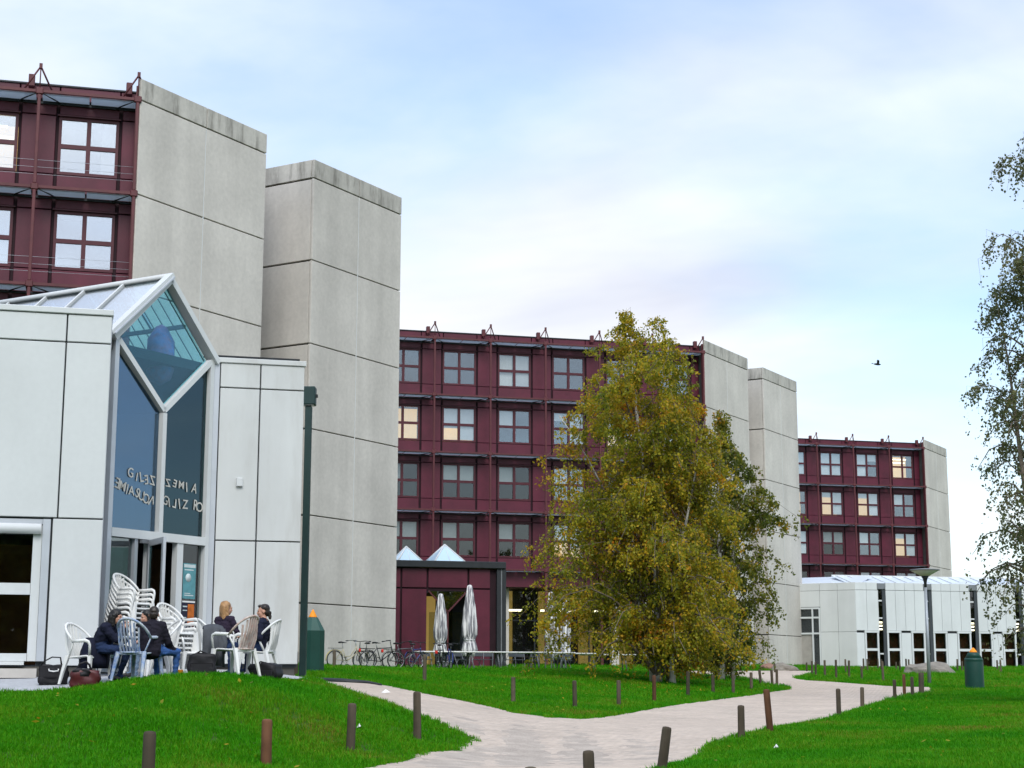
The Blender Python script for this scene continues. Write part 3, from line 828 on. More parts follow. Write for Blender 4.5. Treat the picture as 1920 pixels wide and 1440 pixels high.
# ---- white hall at the far right
def white_hall():
    o = at(1605, 1150, 115)
    root = empty('white_hall', (o.x, o.y, tz(o.x, o.y)))
    tag(root, 'long low white panelled hall with narrow glass strips, behind the right lawn', 'building')
    zb, zt = 2.35, 8.25
    F = Frame(root, o, AF); W = 17.5; g = .02
    F.box('core', .15, W, 3.0, 12, zb - .4, zt - .3, m_room)
    F.box('roof', .1, W, .1, 11.9, zt - .29, zt - .15, m_white)
    zA, zB = 7.72, 4.85
    cs = [1.9 + 3.56 * i for i in range(5)]          # centres of the glass strips
    edges = [0.0]
    for c in cs:
        F.box('strip_pane', c - .15, c + .15, .10, .112, zb + .2, zA + .0, m_glassd)
        F.box('strip_frame', c + .16, c + .40, .03, .12, zb - .2, zA + .05, mat('slate_frame', (0.045, 0.052, 0.058), .5, .1))
        F.box('strip_frame', c - .20, c - .15, .05, .12, zB, zA, m_white)
        for z in (6.95, 5.75, 3.3): F.box('strip_rail', c - .14, c + .14, .07, .099, z, z + .1, m_white)
        for z in (5.45, 5.22, 4.98): F.box('strip_lamp', c - .05, c + .18, .22, .26, z, z + .11, m_lamp)
        F.box('gutter_box', c - .24, c + .36, -.05, .2, zA + .06, zt - .04, m_alud, ch=.03)
        # the window pair
        for x0, x1 in ((c - 1.28, c - .21), (c + .41, c + 1.48)):
            F.box('window_jamb', x0, x0 + .13, .0, .12, zb - .1, zB - .06, m_white); F.box('window_jamb', x1 - .13, x1, .0, .12, zb - .1, zB - .06, m_white)
            F.box('window_head', x0 - .02, x1 + .02, -.02, .12, zB - .058, zB + .08, m_white)
            F.box('window_transom', x0 + .13, x1 - .13, .0, .1, 3.55, 3.72, m_white); F.box('window_sill', x0 + .13, x1 - .13, .0, .1, zb - .1, zb + .13, m_white)
            F.box('pane', x0 + .13, x1 - .13, .04, .052, 3.72, zB - .06, m_glassd); F.box('pane', x0 + .13, x1 - .13, .04, .052, zb + .13, 3.55, m_glassd)
            F.box('inner_blind', x0 + .3, x1 - .05, .45, .5, zb, zB, mat('brown_drape', (0.11, 0.025, 0.012), 0.8, 0.7, 2, 0.1, col2=(0.02, 0.03, 0.012)))
    # panels between strips, two per field
    fields = [(0.0, cs[0] - .21)] + [(cs[i] + .41, cs[i + 1] - .21) for i in range(4)] + [(cs[4] + .41, W)]
    for i, (x0, x1) in enumerate(fields):
        n = 2 if i in (0, 5) else 4
        for q in range(n):
            a, b = x0 + (x1 - x0) * q / n, x0 + (x1 - x0) * (q + 1) / n
            F.box('white_panel', a + .008, b - .008, .01, .08, zA + .015, zt, m_white, ch=.008)
            F.box('white_panel', a + .008, b - .008, .01, .08, zB + .09, zA - .01, m_white, ch=.008)
        F.box('panel_backing', x0, x1, .085, .11, zB + .08, zt - .02, m_whitej)
    for i, (x0, x1) in enumerate(fields):
        a = x0 if i == 0 else cs[i - 1] + 1.50; b = cs[i] - 1.30 if i < 5 else x1
        F.box('white_panel', a + .008, b - .008, .01, .08, zb - .2, zB - .07, m_white, ch=.008)
        F.box('panel_backing', a, b, .085, .11, zb - .2, zB, m_whitej)
    # saw-tooth glazed roof
    for i in range(5):
        c = -.1 + 3.56 * i
        mb = MB(); A = (c, .6, zt - .1); Bp = (c + 3.5, .6, zt - .1); T = (c + 1.75, .6, zt + .22)
        mb.prism([A, Bp, T], (0, 9, 0)); F.mesh('roof_ridge', mb, mat('white_roof', (0.62, 0.68, 0.76), 0.3, 0.04, 1, 0.4))
        for q in range(4):
            x = c + .2 + q * .9
            F.mesh('roof_bar', MB().tube([(x, .7, zt + .0), (x, 3.2, zt + .66)], .035, 4, smooth=False), m_white)
    F.mesh('roof_light', MB().prism([(-.2, .65, zt - .05), (W, .65, zt - .05), (W, 3.2, zt + .62), (-.2, 3.2, zt + .62)], (0, .02, -.04)), mat('white_roof', (0.62, 0.68, 0.76)))
    F.box('ridge_cap', -.2, W, 3.15, 3.3, zt + .55, zt + .70, m_white)
    # wing turned 45 degrees with the glazed door, runs back behind the tower
    G = Frame(root, o, AR)      # y runs back to the left
    m_wing = mat('grey_white_panel', (0.60, 0.61, 0.60), 0.5, 0.05, 0.8, 0.3, streak=0.06, objvar=0.03)
    G.box('wing_core', .12, 3.0, .02, 8, zb - .3, zt - .12, m_whitej)
    for (y0, y1) in ((.0, 1.3), (1.3, 2.6)):
        for z0, z1 in ((zb - .2, zB - .01), (zB + .01, zA - .01), (zA + .01, zt)):
            G.box('wing_panel', 0, .08, y0 + .01, y1 - .01, z0, z1, m_wing, ch=.008)
    for z0, z1 in ((6.6, zA - .01), (zA + .01, zt)): G.box('wing_panel', 0, .08, 2.61, 7.9, z0, z1, m_wing, ch=.008)
    G.mesh('roof_light', MB().prism([(.3, -.3, zt - .06), (.3, 8, zt - .06), (3.0, 8, zt + .60), (3.0, -.3, zt + .60)], (0, 0, -.03)), mat('white_roof', (0.62, 0.68, 0.76)))
    zd = 6.55
    for y0, y1 in ((2.6, 2.7), (3.12, 3.22), (4.4, 4.52)): G.box('door_frame', -.03, .07, y0, y1, zb - .1, zd, m_white)
    for z in (zb - .12, 4.7, 5.8, zd - .1): G.box('door_rail', -.02, .05, 2.7, 4.4, z, z + .12, m_white)
    G.box('door_pane', .08, .092, 2.7, 3.12, zb, zd, m_glassd); G.box('door_pane', .08, .092, 3.22, 4.4, zb, 4.7, mat('door_blind', (0.33, 0.31, 0.28))); G.box('door_pane', .08, .092, 3.22, 4.4, 4.82, zd, m_glassd)
    return root
white_hall()
# ================================================================== WHITE PAVILION (cafe) ON THE LEFT
def cafe():
    Cl = at(198, 900, 26.5)
    Rv = Vector((math.sin(R(30.405)), math.cos(R(30.405)), 0)); Uv = Vector((math.cos(AF), math.sin(AF), 0)); Nv = Vector((-math.sin(AF), math.cos(AF), 0))
    Gr = at(390, 900, 30.5); GW = 2.62
    Gl = Gr - Rv * GW
    zf = 1.72
    root = empty('cafe_pavilion', (Cl.x, Cl.y, tz(Cl.x, Cl.y)))
    tag(root, 'white panelled cafe pavilion with tall glazed gable entrance', 'building')
    zt, zA, zB = 7.56, 7.00, 4.12
    F = Frame(root, Cl, AF); g = .012
    print('cafe', Cl, Gl, Gr)
    # ---------------- left wing
    def wp(x0, x1, z0, z1, m=m_white): F.box('white_panel', x0 + g, x1 - g, 0, .08, z0 + g, z1 - g, m, ch=.008)
    W = 7.0
    for x0, x1 in ((-.72, 0), (-2.85, -.72), (-5.0, -2.85), (-W, -5.0)):
        wp(x0, x1, zA, zt - .09); wp(x0, x1, zB, zA)
    wp(-.80, 0, 1.78, zB)
    F.box('coping', -W, .012, -.03, .3, zt - .088, zt + .01, m_white, ch=.01)
    F.box('panel_backing', -W, -.02, .085, .13, zB, zt - .09, m_whitej); F.box('panel_backing', -.95, -.02, .085, .13, 1.7, zB - .001, m_whitej)
    F.box('plinth', -W, -.02, .05, .3, tz(Cl.x - 1, Cl.y) - .3, 1.775, m_concj)
    F.box('return_wall', -.10, -.002, .1, 2.0, 1.7, zt - .10, m_alu)
    # window in the left wing, with roller shutter
    xw = -.82
    F.box('window_jamb', xw - .12, xw, -.01, .2, 1.86, zB - .02, m_alu); F.box('window_jamb', xw - .26, xw - .125, .02, .2, 1.86, zB - .12, m_white)
    F.box('window_head', -W, xw - .125, .03, .2, zB - .10, zB - .02, m_alu)
    F.mesh('roller_shutter', MB().tube([(-W, -.02, zB - .18), (xw - .14, -.02, zB - .18)], .085, 12), mat('white_shutter', (0.75, 0.76, 0.76), 0.4, 0.03))
    F.box('window_transom', -W, xw - .265, .03, .15, 2.90, 3.08, m_white); F.box('window_sill', -W, xw - .3, -.08, .2, 1.80, 1.855, m_white); F.box('window_sill', -W, xw - .265, .0, .2, 1.86, 1.98, m_white)
    F.box('doorstep', -W, xw - .1, -.22, .04, 1.60, 1.745, m_conc)
    F.box('pane', -W, xw - .265, .10, .112, 3.08, zB - .13, m_glassd); F.box('pane', -W, xw - .265, .10, .112, 1.98, 2.90, m_glassd)
    F.box('window_bar', xw - 2.1, xw - 2.0, .05, .14, 1.98, 2.90, m_white); F.box('window_bar', xw - 2.1, xw - 2.0, .05, .14, 3.08, zB - .13, m_white)
    # ---------------- right wing
    Fr = Frame(root, Gr, AF); WR = 1.76
    for x0, x1 in ((.16, .92), (.92, WR)):
        Fr.box('white_panel', x0 + g, x1 - g, 0, .08, zA + g, zt - .09, m_whited, ch=.008)
        Fr.box('white_panel', x0 + g, x1 - g, 0, .08, zB + g, zA - g, m_whited, ch=.008)
        Fr.box('white_panel', x0 + g, x1 - g, 0, .08, 1.86, zB - g, m_whited, ch=.008)
    Fr.box('coping', .03, WR + .02, -.03, .3, zt - .088, zt + .01, m_whited, ch=.01)
    Fr.box('panel_backing', .16, WR - .01, .085, .13, 1.8, zt - .09, m_whitej)
    Fr.box('plinth', .1, WR - .05, .12, .4, 1.3, 1.85, m_concj)
    Fr.box('end_wall', WR - .09, WR, .135, 6, 1.86, zt - .1, m_whited)
    Fr.box('corner_trim', .03, .15, -.02, .1, 1.75, zt - .09, m_alu); Fr.box('corner_trim', -.10, .02, -.04, .1, 1.72, 7.40, m_white)
    Fr.box('roof_upstand', .0, 1.5, .8, .9, zt - .05, zt + .17, m_alud); Fr.box('roof_upstand', -.1, 1.75, .75, .95, zt + .17, zt + .2, m_black)
    Fr.box('vent_box', .52, .64, -.06, -.002, 5.13, 5.29, m_white, ch=.01)
    # ---------------- body behind
    F.box('rear_wall', -W, 3.5, 9, 9.2, 1.5, zt - .11, m_dark)
    F.box('far_side_wall', -W - .1, -W, .1, 9, 1.5, zt - .1, m_dark)
    F.box('inner_wall', -W, -.3, 5.0, 5.1, 1.6, zt - .32, m_dark)
    mb = MB(); c = Cl
    def q(v): w = F.M.inverted() @ Vector((v.x, v.y, 0)); return (w.x, w.y)
    P = [(-W, .14), (-.12, .14), q(Gl + Vector((-.02, .12, 0)) + Nv * .05), q(Gr + Nv * .12), q(Gr + Uv * (WR - .1) + Nv * .14), q(Gr + Uv * (WR - .1) + Nv * 6), (-W, 9.1)]
    mb.prism([(x, y, zt - .3) for x, y in P], (0, 0, .18)); F.mesh('roof', mb, m_dark)
    mb = MB(); mb.prism([(x, y, 1.35) for x, y in P], (0, 0, .345)); F.mesh('floor', mb, mat('cafe_floor', (0.12, 0.10, 0.08), 0.5))
    # ---------------- glazed gable, plane turned 45 degrees
    G = Frame(root, Gl, AR)
    ze, za, zv, ztr = 7.55, 8.78, 6.36, 4.08; xm = GW / 2
    def bar(name, pts, w, d=.10, y=0.0, m=m_white):
        """a flat bar along a poly-line in the glazing plane"""
        for (x0, z0), (x1, z1) in zip(pts[:-1], pts[1:]):
            t = Vector((x1 - x0, 0, z1 - z0)).normalized(); n = Vector((-t.z, 0, t.x)) * w / 2
            A, B = Vector((x0, y - d / 2, z0)), Vector((x1, y - d / 2, z1))
            G.mesh(name, MB().prism([A - n, B - n, B + n, A + n], (0, d, 0)), m)
    bar('jamb', [(.05, 1.7), (.05, ze - .02)], .10, .14, 0, m_alu); bar('jamb', [(GW - .05, 1.7), (GW - .05, ze - .05)], .10, .14, 0, m_white)
    bar('rake', [(-.07, ze - .09), (xm, za), (GW + .07, ze - .09)], .11, .22, -.02)
    bar('rake_trim', [(-.20, ze - .04), (xm - .02, za + .09)], .07, .16, -.10); bar('rake_trim', [(-.16, ze - .05), (xm - .02, za + .035)], .025, .1, -.16, m_alu)
    bar('valley_bar', [(.09, ze - .10), (xm, zv), (GW - .09, ze - .10)], .10, .14, -.003)
    bar('mullion', [(xm, zv - .05), (xm, ztr + .07)], .10, .15, -.006)
    bar('transom', [(.1, ztr), (GW - .1, ztr)], .15, .16, -.002)
    def pane(name, poly, m=m_glassb): G.mesh(name, MB().prism([(x, .02, z) for x, z in poly], (0, .012, 0)), m)
    pane('gable_pane', [(.12, ze - .12), (xm, zv + .06), (GW - .12, ze - .12), (xm, za - .1)], glass_mat('gable_glass', (0.70, 0.93, 0.96), 0.04, 0.02, 0, (0.6, 0.85, 1)))
    pane('lower_pane', [(.1, ztr + .07), (xm - .05, ztr + .07), (xm - .05, zv), (.1, ze - .25)]); pane('lower_pane', [(xm + .05, ztr + .07), (GW - .1, ztr + .07), (GW - .1, ze - .25), (xm + .05, zv)], glass_mat('green_lobby_glass', (0.35, 0.44, 0.42), 0.06, 0.02, 0, (0.5, 0.75, 0.9)))
    # doors
    zd = ztr - .07
    bar('door_post', [(.74, 1.7), (.74, zd)], .08, .10, 0, m_alu); bar('door_post', [(1.07, 1.7), (1.07, zd)], .07, .12, -.004); bar('door_post', [(1.86, 1.7), (1.86, zd)], .16, .12, -.004)
    pane('side_pane', [(.1, 1.75), (.70, 1.75), (.70, zd), (.1, zd)], glass_mat('green_side_glass', (0.50, 0.62, 0.60), 0.14)); pane('side_pane', [(1.94, 1.75), (GW - .1, 1.75), (GW - .1, zd), (1.94, zd)], m_glassd)
    bar('door_sill', [(.1, 1.73), (GW - .1, 1.73)], .06, .12)
    # leaf swung open towards the viewer
    lf = MB(); dx, dy, Lw = -.18, -.30, .95
    px_, py_ = 1.02, -.08
    h = Vector((dx, dy, 0)).normalized() * Lw
    for a0, a1, z0, z1 in ((0, .09, 1.76, zd - .02), (.91, 1, 1.76, zd - .02), (.09, .91, 1.76, 1.95), (.09, .91, zd - .12, zd - .02)):
        A, B = Vector((px_, py_, 0)) + h * a0, Vector((px_, py_, 0)) + h * a1
        n = Vector((h.y, -h.x, 0)).normalized() * .025
        lf.prism([(A - n) + Vector((0, 0, z0)), (B - n) + Vector((0, 0, z0)), (B + n) + Vector((0, 0, z0)), (A + n) + Vector((0, 0, z0))], (0, 0, z1 - z0))
    leaf = G.mesh('door_leaf', lf, m_alu)
    A, B = Vector((px_, py_, 1.95)) + h * .09, Vector((px_, py_, 1.95)) + h * .91
    MB().prism([A, B, B + Vector((0, 0, zd - 2.08)), A + Vector((0, 0, zd - 2.08))], Vector((h.y, -h.x, 0)).normalized() * .012).build('door_pane', glass_mat('green_side_glass', (0.5, 0.62, 0.6), 0.14), leaf)
    MB().tube([Vector((px_, py_, 2.7)) + h * .8 + Vector((.06, 0, 0)), Vector((px_, py_, 2.95)) + h * .8 + Vector((.06, 0, 0))], .02, 6).build('door_handle', m_black, leaf)
    bar('door_closer', [(.80, zd - .05), (1.03, zd - .05)], .06, .06, -.1, m_alud)
    # skylight roof along the ridge
    Ld = 6.5
    for s in (-1, 1):
        xe = xm + s * (xm + .09)
        G.mesh('skylight_sheet', MB().prism([(xm, .0, za + .02), (xe, .0, ze - .05), (xe, Ld, ze - .05), (xm, Ld, za + .02)], (0, 0, .02)), (glass_mat('roof_glass_outer', (0.80, 0.9, 0.95), 0.50) if s < 0 else glass_mat('roof_glass', (0.85, 0.97, 1.0), 0.05)))
        for k in range(7):
            y = .05 + k * 1.0
            G.mesh('skylight_bar', MB().tube([(xm, y, za + .06), (xe, y, ze - .01)], .035, 4, smooth=False), m_white)
        for k in range(26):
            y = .2 + k * .24
            G.mesh('skylight_rib', MB().tube([(xm + s * .05, y, za - .06), (xe - s * .06, y, ze - .07)], .011, 4, smooth=False), m_alud)
        G.mesh('purlin', MB().tube([(xm + s * .62, .1, za - .74), (xm + s * .62, Ld, za - .74)], .05, 4, smooth=False), m_alud)
    G.mesh('ridge_bar', MB().tube([(xm, -.05, za + .07), (xm, Ld, za + .07)], .06, 6), m_white)
    # inner hanging figure: soft shape behind the diamond pane
    mb = MB(); mb.lathe([(.02, -.55), (.20, -.45), (.30, -.2), (.33, .05), (.27, .3), (.16, .45), (.10, .55), (.02, .6)], 14, (0, 0, 0), fn=lambda a, z: 1 + .25 * math.sin(a * 2 + z * 3))
    orn = G.mesh('hanging_shape', mb, mat('painted_felt', (0.42, 0.13, 0.20), 0.7, 0.5, 2.5, 0.2, col2=(0.18, 0.20, 0.50)))
    orn.location = G.w(xm + .50, .55, 7.50) - root.location
    free(orn, 'purple and blue soft shape hanging behind the diamond gable pane', 'ornament')
    # bar behind the door: counter, lamps
    G.box('bar_counter', 1.1, 2.4, 3.2, 3.8, 1.7, 2.75, mat('counter_wood', (0.20, 0.075, 0.025), 0.5, 0.25, 2, 0.3))
    G.box('bar_shelf', .9, 2.6, 4.4, 4.5, 1.7, 3.4, mat('counter_wood', (0.2, 0.075, 0.025)))
    for x, y, z, s_, mm in ((1.95, 2.6, 3.55, .05, m_lamp), (1.25, 2.5, 2.75, .03, mat('red_lamp', (0.5, 0.02, 0.02), emit=(1, .05, .05), emit_s=4))):
        G.box('bar_lamp', x - s_, x + s_, y - s_, y + s_, z - s_, z + s_, mm, ch=.012)
    free(G.box('plastic_tray', 1.42, 1.78, .9, 1.2, 2.45, 2.62, mat('yellow_plastic', (0.65, 0.36, 0.02), 0.5, 0.1), ch=.02), 'yellow plastic tray just inside the open door', 'tray'); G.box('side_counter', 1.45, 1.75, .92, 1.18, 1.7, 2.445, m_dark)
    # inside the left window: table and chair in the gloom
    F.box('inner_ledge', -3.6, -1.1, .3, .9, 1.90, 1.96, mat('green_cloth', (0.10, 0.22, 0.06), 0.9))
    F.box('inner_panelling', -6.9, -.35, 4.2, 4.3, 1.7, 4.0, mat('counter_wood', (0.2, 0.075, 0.025)))
    # ---- posters on the side pane
    def poster(x0, x1, z0, z1, base, marks, name, key):
        p = G.box(name, x0, x1, -.012, -.006, z0, z1, base)
        for (a, b, c_, d, m) in marks:
            me = MB().box((a - .5) * (x1 - x0), (b - .5) * (x1 - x0), -.0065, -.0035, (c_ - .5) * (z1 - z0), (d - .5) * (z1 - z0)).mesh('print', m)
            link('print', me, p)
        return free(p, {'poster_teal': 'teal poster with white disc on the side pane by the door', 'poster_dark': 'dark poster with orange picture below the teal one'}[key], 'poster')
    m_teal = mat('teal_print', (0.10, 0.27, 0.30), 0.6, 0.25, 9, 0.2); m_pale = mat('pale_print', (0.55, 0.62, 0.62), 0.6, 0.1, 9, 0.2)
    m_drk = mat('dark_print', (0.02, 0.02, 0.04), 0.6, 0.2, 9, 0.2); m_org = mat('orange_print', (0.45, 0.12, 0.02), 0.6, 0.5, 7, 0.2); m_paper = mat('paper', (0.7, 0.7, 0.68), 0.7, 0.05)
    pst = poster(2.02, 2.36, 3.02, 3.66, m_teal, [(.05, .95, .88, .97, m_pale), (.1, .8, .80, .83, m_pale), (.15, .85, .08, .11, m_pale), (.15, .6, .14, .16, m_pale)], 'poster', 'poster_teal')
    disc = MB().lathe([(.075, 0), (.075, .003)], 20)
    link('print_disc', disc.mesh('print_disc', m_pale), pst, (-.03, -.0035, .06), (R(90), 0, 0))
    poster(2.02, 2.36, 2.42, 2.98, m_drk, [(0, 1, .0, .05, m_paper), (0, 1, .95, 1, m_paper), (.45, .95, .2, .9, m_org), (.06, .4, .80, .84, m_pale), (.06, .4, .68, .71, m_pale), (.06, .36, .45, .48, m_pale), (.06, .3, .12, .15, m_pale)], 'poster', 'poster_dark')
    # ---- lettering cut from pale foil, on the inside of the lower panes (reads reversed here)
    m_let = mat('cream_foil', (0.50, 0.49, 0.45), 0.6, 0.25, 12, 0.2)
    def letters(txt, xc0, z0, step, size, slope, mirror=''):
        x = xc0
        for i, chh in enumerate(txt):
            if chh == ' ': x += step; continue
            cu = bpy.data.curves.new('letter', 'FONT'); cu.body = chh; cu.size = size; cu.align_x = 'CENTER'; cu.extrude = .002; cu.offset = .002
            ob = bpy.data.objects.new('letter', cu); COL.objects.link(ob)
            dg = bpy.context.evaluated_depsgraph_get(); me = bpy.data.meshes.new_from_object(ob.evaluated_get(dg)); bpy.data.objects.remove(ob)
            flip = -1 if chh in mirror else 1
            me.transform(Matrix.Diagonal((flip * random.uniform(.82, 1.0), random.uniform(.85, 1.1), 1, 1))); me.transform(Matrix(((1, random.uniform(-.1, .1), 0, 0), (0, 1, 0, 0), (0, 0, 1, 0), (0, 0, 0, 1)))); 
            if flip < 0: me.flip_normals()
            me.transform(Matrix.Rotation(R(random.uniform(-13, 13)), 4, 'Z')); me.transform(Matrix.Rotation(R(90), 4, 'X'))
            me.materials.clear(); me.materials.append(m_let)
            o = link('letter', me, root, G.w(x, .006, z0 + slope * (x - xc0) + random.uniform(-.02, .02)) - root.location, (0, 0, AR))
            x += step * random.uniform(.9, 1.1)
    letters('GILEZ', .58, 5.06, .135, .24, -.12, 'EZ'); letters('LEMIASUON', .14, 4.86, .125, .24, -.22, 'EN')
    letters('ZEMIA', 1.55, 5.02, .17, .23, -.10, 'ZE'); letters('GILIZ RO', 1.48, 4.66, .135, .25, -.03, 'L')
    return root
cafe()
# ================================================================== TREES
def birch(base, H, prof, trunks, nleaf, leafmat, label, seed, leaf=0.085, droop=1.0, lean=(0, 0), barkmat=None, boughs=70, squash=1.0, fill=1.0):
    """prof: (height fraction, radius left, radius right) of the crown as seen; trunks: list of (dx, dy, height fraction)"""
    rng = random.Random(seed); nr = np.random.RandomState(seed)
    root = empty('birch_tree', base); tag(root, label, 'tree', 'birch trees')
    hs = [p[0] for p in prof]
    def rad(h, side): return float(np.interp(h, hs, [p[1 if side < 0 else 2] for p in prof]))
    twigs = MB(); anchors = []          # (start, end) of leafy hanging twigs
    for ti, (dx, dy, hf, lx, ly) in enumerate(trunks):
        pts = []; rr = []
        n = 12
        for i in range(n + 1):
            t = i / n; z = t * hf * H
            pts.append((dx + lx * t * t + .10 * math.sin(t * 7 + ti), dy + ly * t * t + .08 * math.sin(t * 5 + 2 * ti), z - .1 * (i == 0)))
            rr.append(max(.012, (.15 if ti == 0 else .10) * (H / 13) * (1 - t) ** .85 * (1.25 if i == 0 else 1)))
        MB().tube(pts, rr, 8).build('trunk', barkmat or m_bark, root)
        nb = boughs if ti == 0 else boughs // 2
        for b in range(nb):
            t = rng.uniform(.02, .98) ** (.85 if fill < 1.5 else 1.15)
            i = min(int(t * n), n - 1); f = t * n - i
            p0 = Vector(pts[i]).lerp(Vector(pts[i + 1]), f); r0 = rr[i] * .42
            az = rng.uniform(0, 2 * math.pi)
            side = math.cos(az)
            hfrac = p0.z / H
            reach = rad(min(1, hfrac + .05), side) * rng.uniform(.5, 1.1)
            reach = max(.25, reach - abs(p0.x) * (1 if side * p0.x > 0 else -.3))
            d = Vector((math.cos(az), math.sin(az) * squash, 0))
            rise = reach * rng.uniform(.35, .9)
            bp = []
            for k in range(6):
                s = k / 5
                bp.append(p0 + d * reach * s + Vector((rng.uniform(-.06, .06), rng.uniform(-.06, .06), rise * math.sin(s * 2.0) - droop * .28 * reach * s ** 3)))
            twigs.tube(bp, [max(.006, r0 * (1 - k / 5.5)) for k in range(6)], 4, caps=False)
            # side twigs, then hanging strings of leaves
            m_ = int(4 + reach * 6)
            for q in range(m_):
                s = rng.uniform(.2, 1.0); k = min(int(s * 5), 4)
                a = bp[k].lerp(bp[k + 1], s * 5 - k)
                an = rng.uniform(0, 6.283); ln = rng.uniform(.2, .75) * (1.15 - .5 * hfrac)
                o = Vector((math.cos(an), math.sin(an), rng.uniform(-.2, .5))) * ln * .7
                m1 = a + o; e = m1 + Vector((rng.uniform(-.12, .12), rng.uniform(-.12, .12), -ln * rng.uniform(.5, 1.5) * droop))
                if e.z < .12: e.z = .12 + rng.random() * .2
                if q % 3 == 0: twigs.tube([a, m1, e], [.006, .004, .002], 3, caps=False)
                anchors.append((a, m1, e))
    twigs.build('branches', m_barkd, root)
    # leaves along those twigs
    A = np.array([[*a, *m, *e] for a, m, e in anchors])
    k = nr.randint(0, len(A), nleaf); t = nr.beta(1.6, 1.1, nleaf)[:, None]
    a, m, e = A[k, :3], A[k, 3:6], A[k, 6:]
    P = (1 - t) ** 2 * a + 2 * t * (1 - t) * m + t * t * e + nr.normal(0, .055, (nleaf, 3))
    P[:, 2] = np.maximum(P[:, 2], .05)
    # leaf blades: pointed diamonds hanging at all angles
    u = nr.normal(0, 1, (nleaf, 3)); u[:, 2] -= 1.0; u /= np.linalg.norm(u, axis=1)[:, None]
    w = np.cross(u, nr.normal(0, 1, (nleaf, 3))); w /= np.linalg.norm(w, axis=1)[:, None]
    s = (leaf * nr.uniform(.6, 1.25, nleaf))[:, None]
    V = np.stack([P, P + u * s * .45 + w * s * .38, P + u * s * 1.1, P + u * s * .45 - w * s * .38], 1).reshape(-1, 3)
    f = np.arange(nleaf * 4).reshape(-1, 4)
    me = bpy.data.meshes.new('crown'); me.vertices.add(len(V)); me.vertices.foreach_set('co', V.astype(np.float32).ravel())
    me.loops.add(f.size); me.loops.foreach_set('vertex_index', f.ravel())
    me.polygons.add(len(f)); me.polygons.foreach_set('loop_start', np.arange(0, f.size, 4)); me.polygons.foreach_set('loop_total', np.full(len(f), 4))
    me.update(calc_edges=True); me.materials.append(leafmat)
    link('crown', me, root)
    return root
m_barkd = mat('dark_bark', (0.16, 0.13, 0.10), 0.9, 0.3, 5, 0.1)
m_bark = mat('birch_bark', (0.50, 0.48, 0.44), 0.8, 0.35, 5, 0.2, dirt=0.75, dirtcol=(0.04, 0.035, 0.03), dirtscale=7)
lf_y = leaf_mat('autumn_birch_leaf', [(0.0, (0.075, 0.12, 0.012)), (1.0, (0.55, 0.17, 0.010)), (0.25, (0.17, 0.195, 0.014)), (0.5, (0.33, 0.305, 0.016)), (0.75, (0.50, 0.34, 0.018))], 0.45)
lf_g = leaf_mat('green_birch_leaf', [(0.0, (0.045, 0.078, 0.016)), (1.0, (0.42, 0.20, 0.014)), (0.4, (0.11, 0.145, 0.018)), (0.75, (0.24, 0.22, 0.016))], 0.45)
lf_s = leaf_mat('grey_birch_leaf', [(0.0, (0.065, 0.09, 0.045)), (1.0, (0.24, 0.20, 0.06)), (0.4, (0.11, 0.135, 0.06)), (0.8, (0.17, 0.17, 0.06))], 0.5)

b1 = gpt(1232, 1281)
prof1 = [(0, 3.6, 3.2), (.10, 4.4, 3.4), (.20, 4.5, 3.2), (.27, 4.1, 3.0), (.40, 4.0, 3.1), (.5, 3.7, 3.0), (.6, 3.6, 2.7), (.69, 3.9, 2.5), (.77, 2.9, 2.1), (.84, 2.4, 1.3), (.92, 1.9, .5), (1, 1.3, .1)]
birch(b1, 13.0, prof1, [(0, 0, .99, -.95, 0), (.35, .2, .90, .15, .3), (-.2, .3, .70, -3.1, -.3), (.5, -.2, .70, 1.3, -.3)], 122000, lf_y, 'tall yellowing birch with white trunk standing on the middle lawn', 3, leaf=.095, boughs=125, fill=2)
b2 = onground(1352, 63.5)
prof2 = [(0, 2.0, 1.5), (.08, 2.0, 1.7), (.2, 1.9, 2.1), (.35, 1.9, 2.5), (.5, 1.7, 2.8), (.63, 1.5, 2.8), (.75, 1.2, 1.9), (.87, .6, .8), (1, .15, .15)]
birch(b2, 10.6, prof2, [(0, 0, .99, .25, 0), (.4, .2, .80, .9, .2)], 40000, lf_g, 'smaller darker green birch behind the tall yellow one, right side', 11, leaf=.105, boughs=95, fill=2)
b3 = onground(1990, 44)
prof3 = [(0, .8, 1.0), (.09, 1.2, 1.6), (.16, 1.9, 1.9), (.22, 2.8, 2.2), (.33, 2.3, 2.4), (.45, 2.4, 2.3), (.5, 2.6, 2.3), (.56, 1.6, 2.1), (.72, 1.8, 1.6), (.87, 1.4, 1.2), (1, .7, .5)]
birch(b3, 16.0, prof3, [(0, 0, .99, -.1, 0), (-.3, .2, .7, -.9, .2)], 25000, lf_s, 'sparse grey green birch cut off by the right edge', 23, leaf=.088, boughs=90, droop=1.25, barkmat=m_barkd)

# ================================================================== WOODEN POSTS
m_wood = mat('weathered_wood', (0.088, 0.070, 0.050), 0.85, 0.3, 4, 0.15, streak=0.35, objvar=0.3, dirt=0.35, dirtcol=(0.05, 0.06, 0.04), dirtscale=5)
m_woodb = mat('brown_wood', (0.115, 0.055, 0.030), 0.85, 0.3, 4, 0.15, streak=0.35, objvar=0.2)
